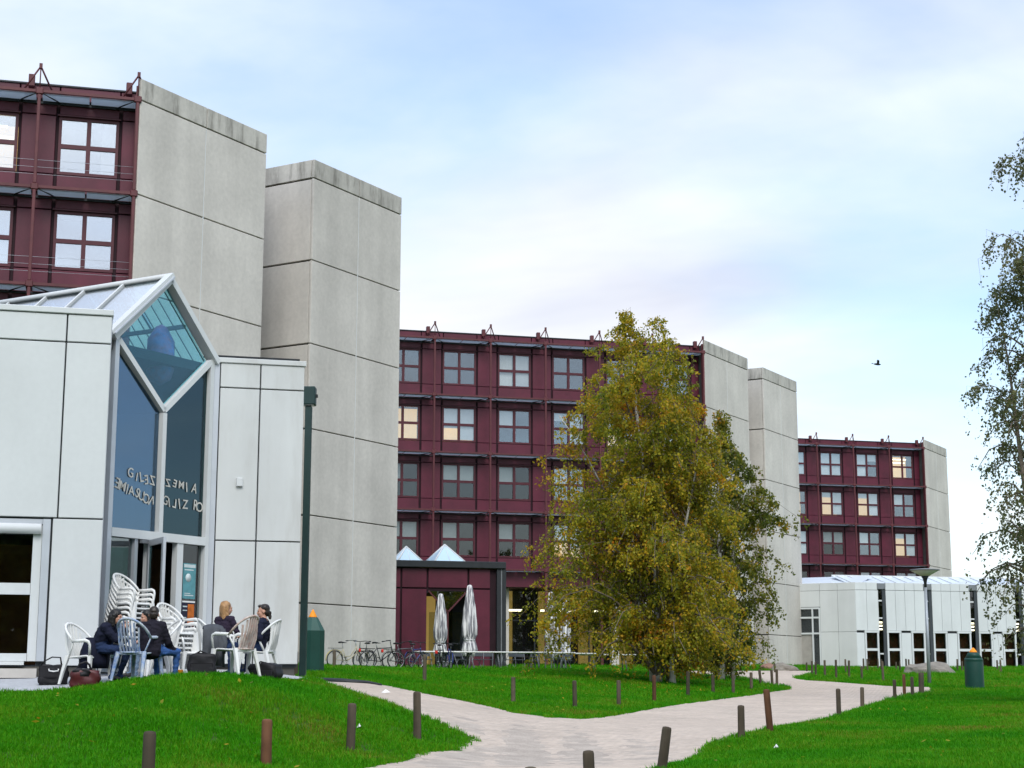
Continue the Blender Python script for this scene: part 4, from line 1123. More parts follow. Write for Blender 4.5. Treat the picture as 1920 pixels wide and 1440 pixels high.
# column, foot row or distance, height m, tilt deg (to the right), brown?
POSTS = [
 (285, None, .52, 0, 0, 15.8), (498, 1438, .53, 0, 1, None), (657, 1412, .61, 1, 0, None), (782, 1393, .72, -1, 0, None),
 (1240, 1446, .50, 8, 0, None), (1105, None, .43, -2, 0, 16.2), (995, None, .40, 0, 0, 14.7),
 (1390, 1388, .54, 0, 0, None), (1444, 1375, .72, -4, 1, None), (1573, 1344, .60, 0, 0, None), (1617, 1326, .50, 1, 0, None),
 (1678, 1314, .60, 0, 0, None), (1696, 1305, .68, 0, 1, None), (1711, 1307, .62, 0, 0, None), (1728, 1303, .72, 1, 0, None),
 (796, 1278, .72, 0, 0, None), (962, 1320, .62, 0, 0, None), (1078, 1330, .66, -1, 0, None), (1160, 1324, .62, 0, 0, None), (1227, 1318, .70, 0, 1, None), (1290, 1308, .74, 1, 0, None), (1337, 1302, .60, 0, 0, None), (1375, 1303, .64, 0, 0, None), (1409, 1295, .60, 0, 0, None), (1427, 1284, .56, -5, 0, None), (1448, 1284, .55, -2, 0, None), (1457, 1283, .56, 0, 0, None),
 (555, None, .62, 0, 0, 43.0), (626, None, .56, 0, 0, 52.0),
 (1453, 1248, .5, 0, 0, 92), (1513, 1254, .5, 0, 0, 96), (1523, None, .72, 0, 0, 84), (1530, None, .72, 0, 0, 80), (1547, None, .82, 0, 0, 78), (1568, None, .86, 0, 0, 76), (1592, None, .84, 1, 0, 76), (1586, None, .78, 0, 0, 90), (1616, None, .62, 0, 0, 74), (1656, None, .88, -1, 0, 70), (1620, None, .72, 0, 0, 99), (1627, None, .72, 0, 0, 97), (1647, None, .72, 0, 0, 100), (1653, None, .70, 0, 0, 97), (1681, None, .5, 0, 0, 100), (1688, None, .6, 0, 0, 96), (1700, None, .72, 0, 0, 99), (1705, None, .72, 0, 0, 96), (1796, None, .72, 0, 0, 98), (1805, None, .62, 0, 0, 96), (1871, None, .66, 0, 0, 98), (1877, None, .70, 0, 0, 95),
]
WHERE = {285: 'cut off by the bottom edge on the left lawn', 498: 'reddish brown one near the bottom of the left lawn', 657: 'between the reddish post and the path, left lawn', 782: 'tallest on the left lawn beside the path fork',
 1240: 'dark leaning one at the near edge of the right lawn', 1105: 'dark mossy stump at the bottom edge of the picture', 995: 'just showing its top at the bottom edge',
 1390: 'right lawn edge, left of the leaning brown post', 1444: 'leaning brown one on the right lawn edge', 1573: 'left of a pair halfway along the right lawn edge', 1617: 'right of a pair halfway along the right lawn edge',
 1678: 'leftmost of four in front of the slim lamp', 1696: 'reddish one of four in front of the slim lamp', 1711: 'greyish one of four in front of the slim lamp', 1728: 'thickest of four, just left of the slim lamp',
 796: 'below the closed parasols on the middle lawn', 962: 'leftmost along the front of the middle lawn', 1078: 'second from the left along the front of the middle lawn', 1160: 'third from the left along the front of the middle lawn', 1227: 'reddish one below the birch trunk', 1290: 'next to the reddish one, below the birch', 1337: 'thin pale one under the right of the birch', 1375: 'right below the smaller birch', 1409: 'at the right tip of the middle lawn, leftmost of four', 1427: 'leaning one at the right tip of the middle lawn', 1448: 'second from the end of the middle lawn tip', 1457: 'last at the end of the middle lawn tip',
 555: 'against the corner of the pavilion, left of the green bin', 626: 'short one right of the green bin, left of the bicycles'}
FAR = sorted(q[0] for q in POSTS if q[0] not in WHERE)
def post_mesh(h, r, seed):
    rng = random.Random(seed); mb = MB()
    ph = rng.uniform(0, 6)
    mb.lathe([(r * 1.03, -.25), (r * 1.02, .02), (r, h * .5), (r * .98, h - .03), (r * .86, h - .006), (r * .3, h + .002)], 10, fn=lambda a, z: 1 + .05 * math.sin(3 * a + ph) + .03 * math.sin(5 * a + z * 4))
    return mb
for i, (px, row, h, tilt, br, Y) in enumerate(POSTS):
    p = onground(px, Y) if Y else gpt(px, row)
    r = .052 if p.y > 30 else .056
    if px in (498, 285): r = .062
    if px == 1728: r = .085
    o = post_mesh(h, r, i).build('wooden_post', m_woodb if br else m_wood, None, p, (R(random.uniform(-1.5, 1.5)), R(tilt + random.uniform(-.8, .8)), random.uniform(0, 6)))
    o.rotation_euler = (R(random.uniform(-1.5, 1.5)), R(tilt), 0)
    if px in WHERE: tag(o, 'wooden path post, ' + WHERE[px], 'post', 'wooden posts along the lawns')
    else: tag(o, 'small wooden post on the far lawn, %s from the left before the white hall' % ORD[FAR.index(px)], 'post', 'wooden posts on the far lawn')

# ================================================================== PENCIL BINS
m_bin = mat('bin_green', (0.006, 0.048, 0.035), 0.5, 0.15, 2, 0.35, fine=.08)
m_binl = mat('bin_green_cone', (0.030, 0.085, 0.068), 0.5, 0.1, 2, 0.35)
m_tip = mat('orange_tip', (0.85, 0.27, 0.01), 0.5, 0.06, 3, 0.3)
def pencil_bin(p, w, h, sides, label, rz, hole=True):
    root = empty('pencil_bin', p, rz); tag(root, label, 'bin', 'pencil shaped bins')
    r = w / 2
    MB().lathe([(r, -.1), (r, .02), (r, h * .60), (r * .995, h * .655)], sides, smooth=sides > 10).build('body', m_bin, root)
    c = MB(); c.lathe([(r * 1.0, h * .656), (r * .42, h * .87), (r * .40, h * .872)], sides, smooth=sides > 10, cap=True); co = c.build('cone', m_binl, root)
    if hole:
        MB().box(-r * .85, -r * .45, -.16, .16, h * .69, h * .83).build('opening', m_black, root)
    MB().lathe([(r * .36, h * .873), (r * .34, h * .885), (r * .04, h), (.002, h * 1.003)], 12).build('tip', m_tip, root)
    return root
pencil_bin(onground(584, 45), .66, 1.66, 8, 'faceted green pencil bin with orange tip beside the pavilion', R(0))
def round_bin():
    p = gpt(1828, 1292)
    root = empty('pencil_bin', p); tag(root, 'round dark green pencil bin with orange tip on the right lawn', 'bin', 'pencil shaped bins')
    MB().lathe([(.33, -.1), (.335, .02), (.33, .45), (.335, .95), (.325, 1.0), (.34, 1.02), (.30, 1.10)], 24).build('body', m_bin, root)
    MB().lathe([(.295, 1.101), (.21, 1.26), (.185, 1.29), (.16, 1.295)], 24).build('cone', m_bin, root)
    MB().lathe([(.15, 1.296), (.14, 1.33), (.03, 1.46), (.003, 1.47)], 12).build('tip', m_tip, root)
round_bin()

# ================================================================== LAMPS
def green_lamp():
    p = onground(567, 37); root = empty('lamp_post', p); tag(root, 'dark green box lamp on a square pole beside the pavilion corner', 'lamp')
    zt = at(575, 726, 37).z - p.z
    MB().box(-.075, .075, -.075, .075, -.2, zt - .45, ch=.01).build('pole', m_greenp, root)
    MB().box(-.05, .05, -.05, .05, zt - .45, zt - .42).build('neck', m_black, root)
    MB().box(-.155, .155, -.155, .155, zt - .42, zt, ch=.02).build('lamp_box', m_greenp, root)
    MB().box(.156, .20, -.03, .03, zt - .24, zt - .17).build('latch', m_black, root)
    MB().box(-.12, .12, -.12, .12, zt - .428, zt - .421).build('lens', m_blind, root)
    MB().box(-.12, .12, -.12, .12, -.1, .03, ch=.01).build('base_plate', m_black, root)
green_lamp()
def slim_lamp():
    p = gpt(1743, 1285); root = empty('lamp_post', p); tag(root, 'slim grey street lamp with flat disc shade on the right lawn', 'lamp')
    Y = p.y; zt = at(1735, 1066, Y).z - p.z
    m = mat('galvanised', (0.33, 0.36, 0.39), 0.5, 0.12, 4, 0.4, metallic=.4)
    MB().tube([(0, 0, -.2), (0, 0, zt - .75)], [.075, .06], 10).build('pole', m, root)
    MB().lathe([(.055, zt - .76), (.06, zt - .55), (.10, zt - .40), (.16, zt - .30)], 14).build('neck', m_black, root)
    MB().lathe([(.16, zt - .298), (.30, zt - .22), (.52, zt - .10), (.52, zt - .075)], 24).build('diffuser', mat('lamp_diffuser', (0.62, 0.60, 0.55), 0.4, 0.05), root)
    MB().lathe([(.60, zt - .074), (.58, zt - .045), (.30, zt - .01), (.05, zt)], 24).build('shade', m_alud, root)
slim_lamp()

# ================================================================== ROCKS, BIRD, EDGING
def rock(p, sx, sy, sz, label, seed, m, rz=0.0):
    bm = bmesh.new(); bmesh.ops.create_icosphere(bm, subdivisions=3, radius=1)
    rng = random.Random(seed); ph = [rng.uniform(0, 6) for _ in range(6)]
    for v in bm.verts:
        c = v.co
        f = 1 + .16 * math.sin(3 * c.x + ph[0]) + .13 * math.sin(4 * c.y + ph[1]) + .1 * math.sin(5 * c.z + 3 * c.x + ph[2]) + .05 * math.sin(11 * c.x + 7 * c.y + ph[3])
        v.co = Vector((c.x * f * sx, c.y * f * sy, max(-.25, c.z * f) * sz))
    me = bpy.data.meshes.new('boulder'); bm.to_mesh(me); bm.free(); me.materials.append(m)
    o = link('boulder', me, None, p + Vector((0, 0, sz * .12)), (0, 0, rz)); tag(o, label, 'rock', 'boulders')
m_rock = mat('boulder_stone', (0.22, 0.20, 0.17), 0.9, 0.3, 3, 0.2, fine=.2, bump=.5)
rock(onground(1741, 90), 1.35, .6, .62, 'long grey boulder behind the slim lamp before the white hall', 2, m_rock)
rock(onground(1471, 97), .75, .5, .42, 'grey boulder lying at the foot of the far tower', 5, m_rock)
rock(onground(1441, 98), .55, .45, .34, 'reddish boulder at the foot of the far tower', 8, mat('reddish_stone', (0.26, 0.15, 0.11), 0.9, 0.3, 3, 0.2, bump=.4))
def bird():
    p = at(1645, 683, 75)
    mb = MB()
    mb.lathe([(.01, -.20), (.04, -.12), (.055, 0), (.045, .1), (.02, .17), (.004, .2)], 8)
    b = mb.mesh('bird', m_black); b.transform(Matrix.Rotation(R(90), 4, 'Y'))
    bm = bmesh.new(); bm.from_mesh(b)
    def wing(pts):
        vs = [bm.verts.new(q) for q in pts] ; bm.faces.new(vs)
        v2 = [bm.verts.new((q[0], q[1] + .008, q[2] + .006)) for q in pts]; bm.faces.new(list(reversed(v2)))
    wing([(-.02, 0, .03), (.09, .02, .03), (.17, .12, .20), (.14, .16, .26), (.06, .12, .20)])
    wing([(-.02, 0, .03), (.09, -.02, .03), (.02, -.16, .12), (-.10, -.30, .15), (-.06, -.12, .08)])
    wing([(-.18, -.02, .0), (-.18, .02, .0), (-.30, .05, .03), (-.30, -.05, .03)])
    bm.to_mesh(b); bm.free()
    tag(link('bird', b, None, p, (0, 0, R(20))), 'dark bird flying in the pale sky at right', 'bird')
bird()
def edging():
    mb = MB(); pts = []
    for px, Y in ((548, 40.6), (590, 41.2), (640, 41.7), (690, 41.7), (715, 41.2)):
        q = onground(px, Y); pts.append(q + Vector((0, 0, .03)))
    o0 = pts[0].copy(); mb.tube([q - o0 for q in pts], [.05, .08, .09, .06, .03], 7, flat=.8)
    tag(mb.build('drain_hose', m_black, None, o0), 'black hose lying along the edge of the middle lawn path', 'hose')
edging()
def litter(px, row, s, label, m):
    p = gpt(px, row)
    mb = MB(); mb.add([(-s, -s * .5, 0.02), (s * .9, -s * .6, .03), (s, s * .6, .05), (-s * .8, s * .5, .03), (0, 0, .09)], [(0, 1, 4), (1, 2, 4), (2, 3, 4), (3, 0, 4), (3, 2, 1, 0)])
    tag(mb.build('paper_scrap', m, None, p, (0, 0, random.uniform(0, 6))), label, 'litter')
m_papr = mat('litter_paper', (0.75, 0.75, 0.73), 0.8, 0.05)
litter(723, 1301, .09, 'white paper scrap on the path branch to the pavilion', m_papr)
litter(673, 1369, .05, 'small white scrap in the grass by the fork posts', m_papr)
litter(1456, 1407, .06, 'pale scrap in the grass of the right lawn', m_papr)

# ================================================================== CLOSED PARASOLS, TABLES
m_fab = mat('striped_canvas', (0.62, 0.61, 0.60), 0.8, 0.1, 3, 0.1, streak=.1)
def canvas_mat():
    m = bpy.data.materials.new('folded_canvas'); m.use_nodes = True
    N, L = m.node_tree.nodes, m.node_tree.links; b = N['Principled BSDF']; b.inputs['Roughness'].default_value = .85
    tcn = N.new('ShaderNodeTexCoord'); mp = N.new('ShaderNodeMapping'); mp.inputs['Scale'].default_value = (9, 9, .55)
    L.new(tcn.outputs['Object'], mp.inputs[0]); n = N.new('ShaderNodeTexNoise'); n.inputs['Scale'].default_value = 1.6; n.inputs['Detail'].default_value = 4
    L.new(mp.outputs[0], n.inputs['Vector']); r = N.new('ShaderNodeValToRGB')
    r.color_ramp.elements[0].position = .42; r.color_ramp.elements[0].color = (.16, .16, .18, 1); r.color_ramp.elements[1].position = .56; r.color_ramp.elements[1].color = (.74, .73, .72, 1)
    L.new(n.outputs[0], r.inputs[0]); L.new(r.outputs[0], b.inputs['Base Color']); return m
m_canvas = canvas_mat()
def parasol(p, h, w, label, seed):
    root = empty('closed_parasol', p); tag(root, label, 'parasol', 'closed parasols')
    rng = random.Random(seed); ph = rng.uniform(0, 6)
    MB().tube([(0, 0, -.1), (0, 0, h)], .03, 8).build('pole', m_alu, root)
    r = w / 2
    prof = [(.03, h + .02), (.10, h - .03), (r * .55, h - .45), (r * .8, h * .72), (r * .98, h * .52), (r * .95, h * .42), (r * .72, h * .362), (r * .68, h * .35), (r * .86, h * .31), (r * 1.0, h * .24), (r * .85, h * .17), (r * .6, h * .165)]
    prof = prof[::-1]
    MB().lathe(prof, 48, fn=lambda a, z: 1 + .13 * math.sin(8 * a + ph + z) + .05 * math.sin(17 * a + 3 * z)).build('canopy', m_canvas, root)
    MB().lathe([(r * .76, h * .35), (r * .76, h * .362)], 20).build('tie_strap', m_blind, root)
    MB().lathe([(.22, -.05), (.22, .04), (.05, .07)], 16).build('foot', m_concj, root)
m_tabw = mat('white_table_top', (0.78, 0.77, 0.74), 0.5, 0.05, 3, .3)
for px, Y, h, w, lab, sd in ((880, 70, 3.55, .60, 'tallest white striped closed parasol in front of the annex panel', 1), (825, 77, 3.45, .58, 'slimmer closed parasol left of the tallest one, by the annex window', 2), (1034, 71, 3.35, .60, 'closed parasol half hidden by the left leaves of the birch', 3), (1060, 78, 3.3, .52, 'narrow closed parasol just behind the one left of the birch', 4), (1218, 72, 3.3, .55, 'closed parasol mostly hidden behind the birch trunk', 5)):
    parasol(onground(px, Y), h, w, lab, sd)
def table(p, L, rz, label):
    root = empty('long_table', p, rz); tag(root, label, 'table', 'long outdoor tables')
    MB().box(-L/2, L/2, -.35, .35, .70, .75, ch=.01).build('table_top', m_tabw, root)
    for sx in (-1, 1):
        for sy in (-1, 1):
            MB().tube([(sx * (L/2 - .35), sy * .28, -.05), (sx * (L/2 - .45), sy * .22, .70)], .025, 6).build('leg', m_alud, root)
for px, Y, L, lab in ((815, 65.5, 1.6, 'leftmost long white outdoor table, beside the bicycles'), (858, 65.9, 1.9, 'long white table left of the tall parasol pole'), (905, 66.2, 2.0, 'long white table right of the tall parasol pole'), (972, 66.6, 2.3, 'long white table between the annex and the birch'), (1026, 67, 2.2, 'long white table below the parasol beside the birch'), (1080, 67.4, 2.2, 'long white table under the left leaves of the birch'), (1140, 67.8, 2.2, 'long white table behind the lowest birch leaves')):
    table(onground(px, Y), L, AF, lab)
# cafe benches: low dark stools standing along the tables
def stool(p, rz, label):
    root = empty('folding_chair', p, rz); tag(root, label, 'chair', 'folding chairs at the long tables')
    m = m_alud; 
    MB().box(-.19, .19, -.18, .18, .43, .455, ch=.008).build('seat', mat('slate_seat', (0.075, 0.085, 0.095), .6, .2), root)
    MB().box(-.19, .19, .17, .195, .56, .70, ch=.008).build('backrest', mat('slate_seat', (0.075, 0.085, 0.095)), root)
    for s in (-1, 1):
        MB().tube([(s * .19, .19, .71), (s * .19, -.22, 0)], .013, 5).build('leg', m, root)
        MB().tube([(s * .17, -.14, .43), (s * .17, .24, 0)], .013, 5).build('leg', m, root)
ps = [800, 838, 862, 893, 915, 955, 975, 1003, 1030, 1062]
for i, px in enumerate(ps):
    stool(onground(px, 67.4 + .12 * i + random.uniform(-.3, .3)), AF + random.uniform(-.5, .5) + (math.pi if i % 2 else 0), 'grey folding chair, %s from the left along the long white tables' % ORD[i])

# ================================================================== BICYCLES
m_tyre = mat('tyre_rubber', (0.015, 0.015, 0.016), 0.8, 0.1); m_rim = mat('rim_steel', (0.40, 0.41, 0.42), 0.3, 0.05, metallic=.8)
m_bblack = mat('black_bike_paint', (0.015, 0.016, 0.018), 0.35, 0.1)
def ring(R_, r, n=28, m=6, c=(0, 0, 0)):
    mb = MB(); vs = []; fs = []
    for i in range(n):
        a = 2 * math.pi * i / n
        for j in range(m):
            b = 2 * math.pi * j / m
            vs.append((c[0] + (R_ + r * math.cos(b)) * math.cos(a), c[1] + r * math.sin(b), c[2] + (R_ + r * math.cos(b)) * math.sin(a)))
    for i in range(n):
        for j in range(m):
            fs.append((i * m + j, ((i + 1) % n) * m + j, ((i + 1) % n) * m + (j + 1) % m, i * m + (j + 1) % m))
    mb.add(vs, fs, True); return mb
def bicycle(p, rz, label, fm, step=False, red=False, rack=True, lean=0.0):
    root = empty('bicycle', p, rz); tag(root, label, 'bicycle', 'bicycles parked by the concrete tower')
    root.rotation_euler = (lean, 0, rz)
    wr = .335
    for cx in (-.52, .52):
        w = ring(wr - .02, .02, 28, 6).build('wheel', m_tyre, root, (cx, 0, wr))
        ring(wr - .045, .010, 24, 5).build('rim', m_rim, w)
        sp = MB()
        for k in range(14):
            a = 2 * math.pi * k / 14; sp.tube([(0, .02 * (-1) ** k, 0), ((wr - .05) * math.cos(a), 0, (wr - .05) * math.sin(a))], .0025, 3, caps=False)
        sp.build('spokes', m_rim, w); MB().tube([(0, -.05, 0), (0, .05, 0)], .022, 8).build('hub', m_rim, w)
    hd, hb, st, bb, ra = Vector((.34, 0, .78)), Vector((.38, 0, .62)), Vector((-.20, 0, .80 if not step else .72)), Vector((-.06, 0, .29)), Vector((-.52, 0, wr))
    f = MB()
    if step:
        f.tube([hb, (.15, 0, .40), bb], .024, 7); f.tube([hd, (.10, 0, .46), (-.12, 0, .44)], .018, 7)
    else:
        f.tube([hd, st + Vector((.02, 0, -.05))], .018, 7); f.tube([hb, bb], .020, 7)
    f.tube([st, bb], .018, 7); f.tube([hd + Vector((-.01, 0, .05)), hb + Vector((.01, 0, -.04))], .022, 7)
    for s in (-1, 1): f.tube([st + Vector((0, s * .02, -.05)), ra + Vector((0, s * .06, 0))], .010, 5); f.tube([bb + Vector((0, s * .03, 0)), ra + Vector((0, s * .06, 0))], .011, 5)
    f.build('frame', fm, root)
    fk = MB()
    for s in (-1, 1): fk.tube([hb + Vector((0, s * .045, -.03)), (.47, s * .055, .48), (.52, s * .055, wr)], .012, 5)
    fk.build('fork', fm, root)
    hbz = 1.02
    hbm = MB(); hbm.tube([hd + Vector((-.01, 0, .04)), (.30, 0, hbz - .02)], .014, 6); hbm.tube([(.14, -.30, hbz), (.26, -.18, hbz + .02), (.31, 0, hbz), (.26, .18, hbz + .02), (.14, .30, hbz)], .013, 6)
    hb_o = hbm.build('handlebar', m_rim if step else m_bblack, root)
    for s in (-1, 1): MB().tube([(.15, s * .29, hbz), (.06, s * .33, hbz - .01)], .019, 6).build('grip', m_bblack, hb_o)
    MB().tube([st + Vector((0, 0, -.02)), (-.225, 0, .92)], .013, 6).build('seat_post', m_rim, root)
    sd = MB(); sd.tube([(-.36, 0, .95), (-.28, 0, .96), (-.15, 0, .945), (-.06, 0, .94)], [.09, .085, .045, .022], 8, flat=.38); sd.build('saddle', m_bblack, root)
    ck = ring(.09, .008, 18, 4, (0, .05, 0)).build('chainring', m_rim, root, tuple(bb))
    for s in (-1, 1):
        MB().tube([(0, s * .06, 0), (s * .10, s * .08, -s * .13)], .009, 5).build('crank', m_rim, ck); MB().box(s * .10 - .05, s * .10 + .05, s * .09, s * .17, -s * .13 - .012, -s * .13 + .012).build('pedal', m_bblack, ck)
    for cx, a0, a1 in ((-.52, 20, 200), (.52, 10, 130)):
        mg = MB(); mg.tube([(cx + (wr + .025) * math.cos(R(a)), 0, wr + (wr + .025) * math.sin(R(a))) for a in range(a0, a1, 12)], .022, 5, flat=.4); mg.build('mudguard', mat('yellow_mudguard', (0.55, 0.45, 0.06), .5) if (step and cx < 0) else fm, root)
    if rack:
        rk = MB(); rk.box(-.78, -.28, -.07, .07, .735, .75); rk.tube([(-.62, .06, .735), (-.53, .06, wr)], .007, 4); rk.tube([(-.62, -.06, .735), (-.53, -.06, wr)], .007, 4); rk.build('rack', m_bblack, root)
    if red: MB().box(-.86, -.79, -.05, .05, .62, .74, ch=.015).build('rear_lamp', mat('red_reflector', (0.6, 0.03, 0.02), .4), root)
fm1 = mat('pale_bike_paint', (0.42, 0.38, 0.26), .4, .1); fm2 = m_bblack; fm3 = mat('grey_bike_paint', (0.10, 0.11, 0.12), .4, .1); fm4 = mat('blue_bike_paint', (0.03, 0.05, 0.20), .4, .1)
for px, Y, rz, lab, fm, st, red in ((651, 61.0, R(32), 'cream step-through bicycle leftmost by the concrete tower', fm1, True, False), (682, 61.8, R(122), 'black bicycle seen nearly head-on, second from left', fm2, False, False), (716, 60.2, R(18), 'black bicycle with red rear lamp, third from left', fm2, False, True), (756, 60.6, R(28), 'dark grey bicycle before the tower corner', fm3, False, True), (778, 61.6, R(65), 'blue bicycle at the left end of the long tables', fm4, False, False), (826, 63.0, R(80), 'dark bicycle with red lamp parked under the slim parasol', fm2, False, True), (842, 63.0, R(100), 'blue bicycle parked between the two front parasols', fm4, False, False)):
    bicycle(onground(px, Y), rz, lab, fm, st, red, lean=R(random.uniform(-4, 4)))
# ================================================================== MONOBLOC CHAIRS
m_pl = mat('white_plastic', (0.72, 0.72, 0.70), 0.4, 0.05, 4, 0.35, dirt=.2, dirtcol=(.4, .38, .33), dirtscale=6)
m_plb = mat('blue_flaked_plastic', (0.07, 0.17, 0.42), 0.5, 0.2, 7, 0.3, col2=(0.50, 0.53, 0.53), dirt=.7, dirtcol=(.62, .62, .58), dirtscale=9)
m_plr = mat('red_flaked_plastic', (0.58, 0.56, 0.51), 0.5, 0.2, 6, 0.3, col2=(0.45, 0.25, 0.20), dirt=.4, dirtcol=(.10, .09, .08), dirtscale=9)
def arch(w, h0, h1, y0, y1, n=14):
    """outline of the rounded back: from one arm up and over to the other"""
    P = []
    for i in range(n + 1):
        a = math.pi * i / n
        t = math.sin(a)
        P.append(Vector((-w * math.cos(a), y0 + (y1 - y0) * t ** .8, h0 + (h1 - h0) * t ** .75)))
    return P
def chair_proto(m_seat, m_back):
    """seat faces -y; origin on the ground under the seat"""
    root = empty('plastic_chair', (0, 0, 0))
    # seat: a shallow dished shell
    mb = MB(); n = 8; vs = []; fs = []
    for k, dz in ((0, 0), (1, -.022)):
        for i in range(n + 1):
            for j in range(n + 1):
                u, v = i / n * 2 - 1, j / n
                w = .235 - .025 * v
                vs.append((u * w, -.22 + v * .42, .43 - .03 * v - .018 * (1 - u * u) * math.sin(v * 3.1) - (.03 if j == 0 else 0) + dz))
    N1 = (n + 1) ** 2
    for i in range(n):
        for j in range(n):
            a = i * (n + 1) + j
            fs.append((a, a + n + 1, a + n + 2, a + 1)); fs.append((a + N1, a + 1 + N1, a + n + 2 + N1, a + n + 1 + N1))
    for i in range(n):
        for (a, b) in ((i * (n + 1), (i + 1) * (n + 1)), (i * (n + 1) + n, (i + 1) * (n + 1) + n), (i, i + 1), (n * (n + 1) + i, n * (n + 1) + i + 1)):
            fs.append((a, b, b + N1, a + N1))
    mb.add(vs, fs, True); mb.build('seat', m_seat, root)
    # backrest: bowed rim and slats
    bk = MB()
    rim = arch(.255, .62, .90, .06, .33)
    bk.tube(rim, .023, 6, flat=.8)
    for s in range(-3, 4):
        x = s * .058
        zt = .90 - .28 * (abs(x) / .255) ** 2.2 - .012; yt = .33 - .20 * (abs(x) / .26) ** 2.6
        bk.tube([(x * .92, .19, .405), (x * .97, .24, .55), (x, yt * .55 + .11, .70), (x * .98, yt - .005, zt)], .026, 4, flat=.22, smooth=False)
    bk.tube([(-.19, .19, .41), (0, .215, .41), (.19, .19, .41)], .016, 5)
    bk.build('backrest', m_back, root)
    for s in (-1, 1):
        a = MB(); a.tube([(s * .255, .08, .63), (s * .272, -.05, .632), (s * .277, -.17, .638), (s * .272, -.225, .62), (s * .262, -.245, .57), (s * .245, -.235, .42)], [.018, .021, .023, .02, .017, .016], 6, flat=1.2); a.build('armrest', m_seat, root)
        sp = MB(); sp.tube([(s * .253, .06, .62), (s * .235, .10, .52), (s * .215, .15, .41)], .018, 5, flat=.5); sp.build('side_web', m_seat, root)
        for (y0, y1) in ((-.225, -.265), (.17, .275)):
            l = MB(); x0, x1 = s * .225, s * .262
            l.tube([(x0, y0, .415), (x0 * .4 + x1 * .6, y0 * .45 + y1 * .55, .2), (x1, y1, .0)], [.042, .032, .024], 5, smooth=False); l.build('leg', m_seat, root)
    return root
proto_w = chair_proto(m_pl, m_pl); proto_b = chair_proto(m_plb, m_plb); proto_r = chair_proto(m_pl, m_plr)
GCH = 'white plastic garden chairs'
_used = set()
def place_chair(proto, p, rz, label, dz=0.0, tilt=(0, 0)):
    if proto.name in _used: c = copy_tree(proto)
    else: c = proto; _used.add(proto.name)
    c.location = p + Vector((0, 0, dz)); c.rotation_euler = (tilt[0], tilt[1], rz)
    tag(c, label, 'chair', GCH); return c
def floor_at(px, Y):
    p = onground(px, Y); p.z += .012; return p
# rotation: rz = 0 faces the camera (-y); +90 deg faces +x (right)
cL = floor_at(160, 25.0); place_chair(proto_w, cL, R(68), 'white plastic chair at far left under the woman in the dark coat')
cB = floor_at(257, 24.7); place_chair(proto_b, cB, R(158), 'blue flaked plastic chair seen from behind, carrying the man in the dark jacket')
cR = floor_at(440, 25.2); place_chair(proto_r, cR, R(-118), 'white plastic chair with red flaked back, empty, before the right panel')
cM = floor_at(484, 26.4); place_chair(proto_w, cM, R(-98), 'white plastic chair of the man facing left')
cW = floor_at(408, 26.5); place_chair(proto_w, cW, R(105), 'white plastic chair under the fair haired woman')
cH = floor_at(296, 26.5); place_chair(proto_w, cH, R(-60), 'white plastic chair of the hidden person behind the dark jacket')
s1 = floor_at(228, 27.4)
for k in range(11):
    lab = 'top white chair of the tall stack by the entrance' if k == 10 else 'white chair, %s from the top of the tall stack by the entrance' % ORD[10 - k]
    place_chair(proto_w, s1 + Vector((.012 * k * .968, .012 * k * .252, 0)), R(64) + random.uniform(-.03, .03), lab, dz=.078 * k, tilt=(0, 0))
s2 = floor_at(322, 27.5)
for k in range(5):
    lab = 'top white chair of the short stack right of the entrance' if k == 4 else 'white chair, %s from the top of the short stack right of the entrance' % ORD[4 - k]
    place_chair(proto_w, s2 + Vector((.010 * k, 0, 0)), R(58) + random.uniform(-.03, .03), lab, dz=.078 * k)
place_chair(proto_w, floor_at(367, 27.6), R(20), 'single white chair right of the short stack, by the side pane')

# ================================================================== PEOPLE
m_skin = mat('skin', (0.50, 0.27, 0.19), 0.55, 0.06, 8, 0.3)
def seg(bm, a, b, ra, rb, n=12):
    """tapered limb with rounded ends"""
    a, b = Vector(a), Vector(b); t = (b - a); L = t.length; t.normalize()
    up = Vector((0, 0, 1)) if abs(t.z) < .9 else Vector((1, 0, 0))
    x = t.cross(up).normalized(); y = t.cross(x).normalized()
    rings = []
    for k in range(5): 
        an = -math.pi / 2 + (math.pi / 2) * k / 4 * .999 + .02 * (k == 0); rings.append((a + t * ra * math.sin(an), max(ra * math.cos(an), ra * .05)))
    for k in range(5):
        an = (math.pi / 2) * k / 4 * .985; rings.append((b + t * rb * math.sin(an), max(rb * math.cos(an), rb * .05)))
    V = [[bm.verts.new(c + (x * math.cos(2 * math.pi * i / n) + y * math.sin(2 * math.pi * i / n)) * r) for i in range(n)] for c, r in rings]
    for k in range(len(V) - 1):
        for i in range(n): bm.faces.new((V[k][i], V[k][(i + 1) % n], V[k + 1][(i + 1) % n], V[k + 1][i]))
    bm.faces.new(V[0][::-1]); bm.faces.new(V[-1])
def ell(bm, c, r, rot=None, sub=3):
    q = bmesh.ops.create_icosphere(bm, subdivisions=sub, radius=1)
    M = Matrix.Translation(Vector(c)) @ (rot.to_4x4() if rot else Matrix.Identity(4)) @ Matrix.Diagonal((*r, 1))
    bmesh.ops.transform(bm, matrix=M, verts=q['verts'])
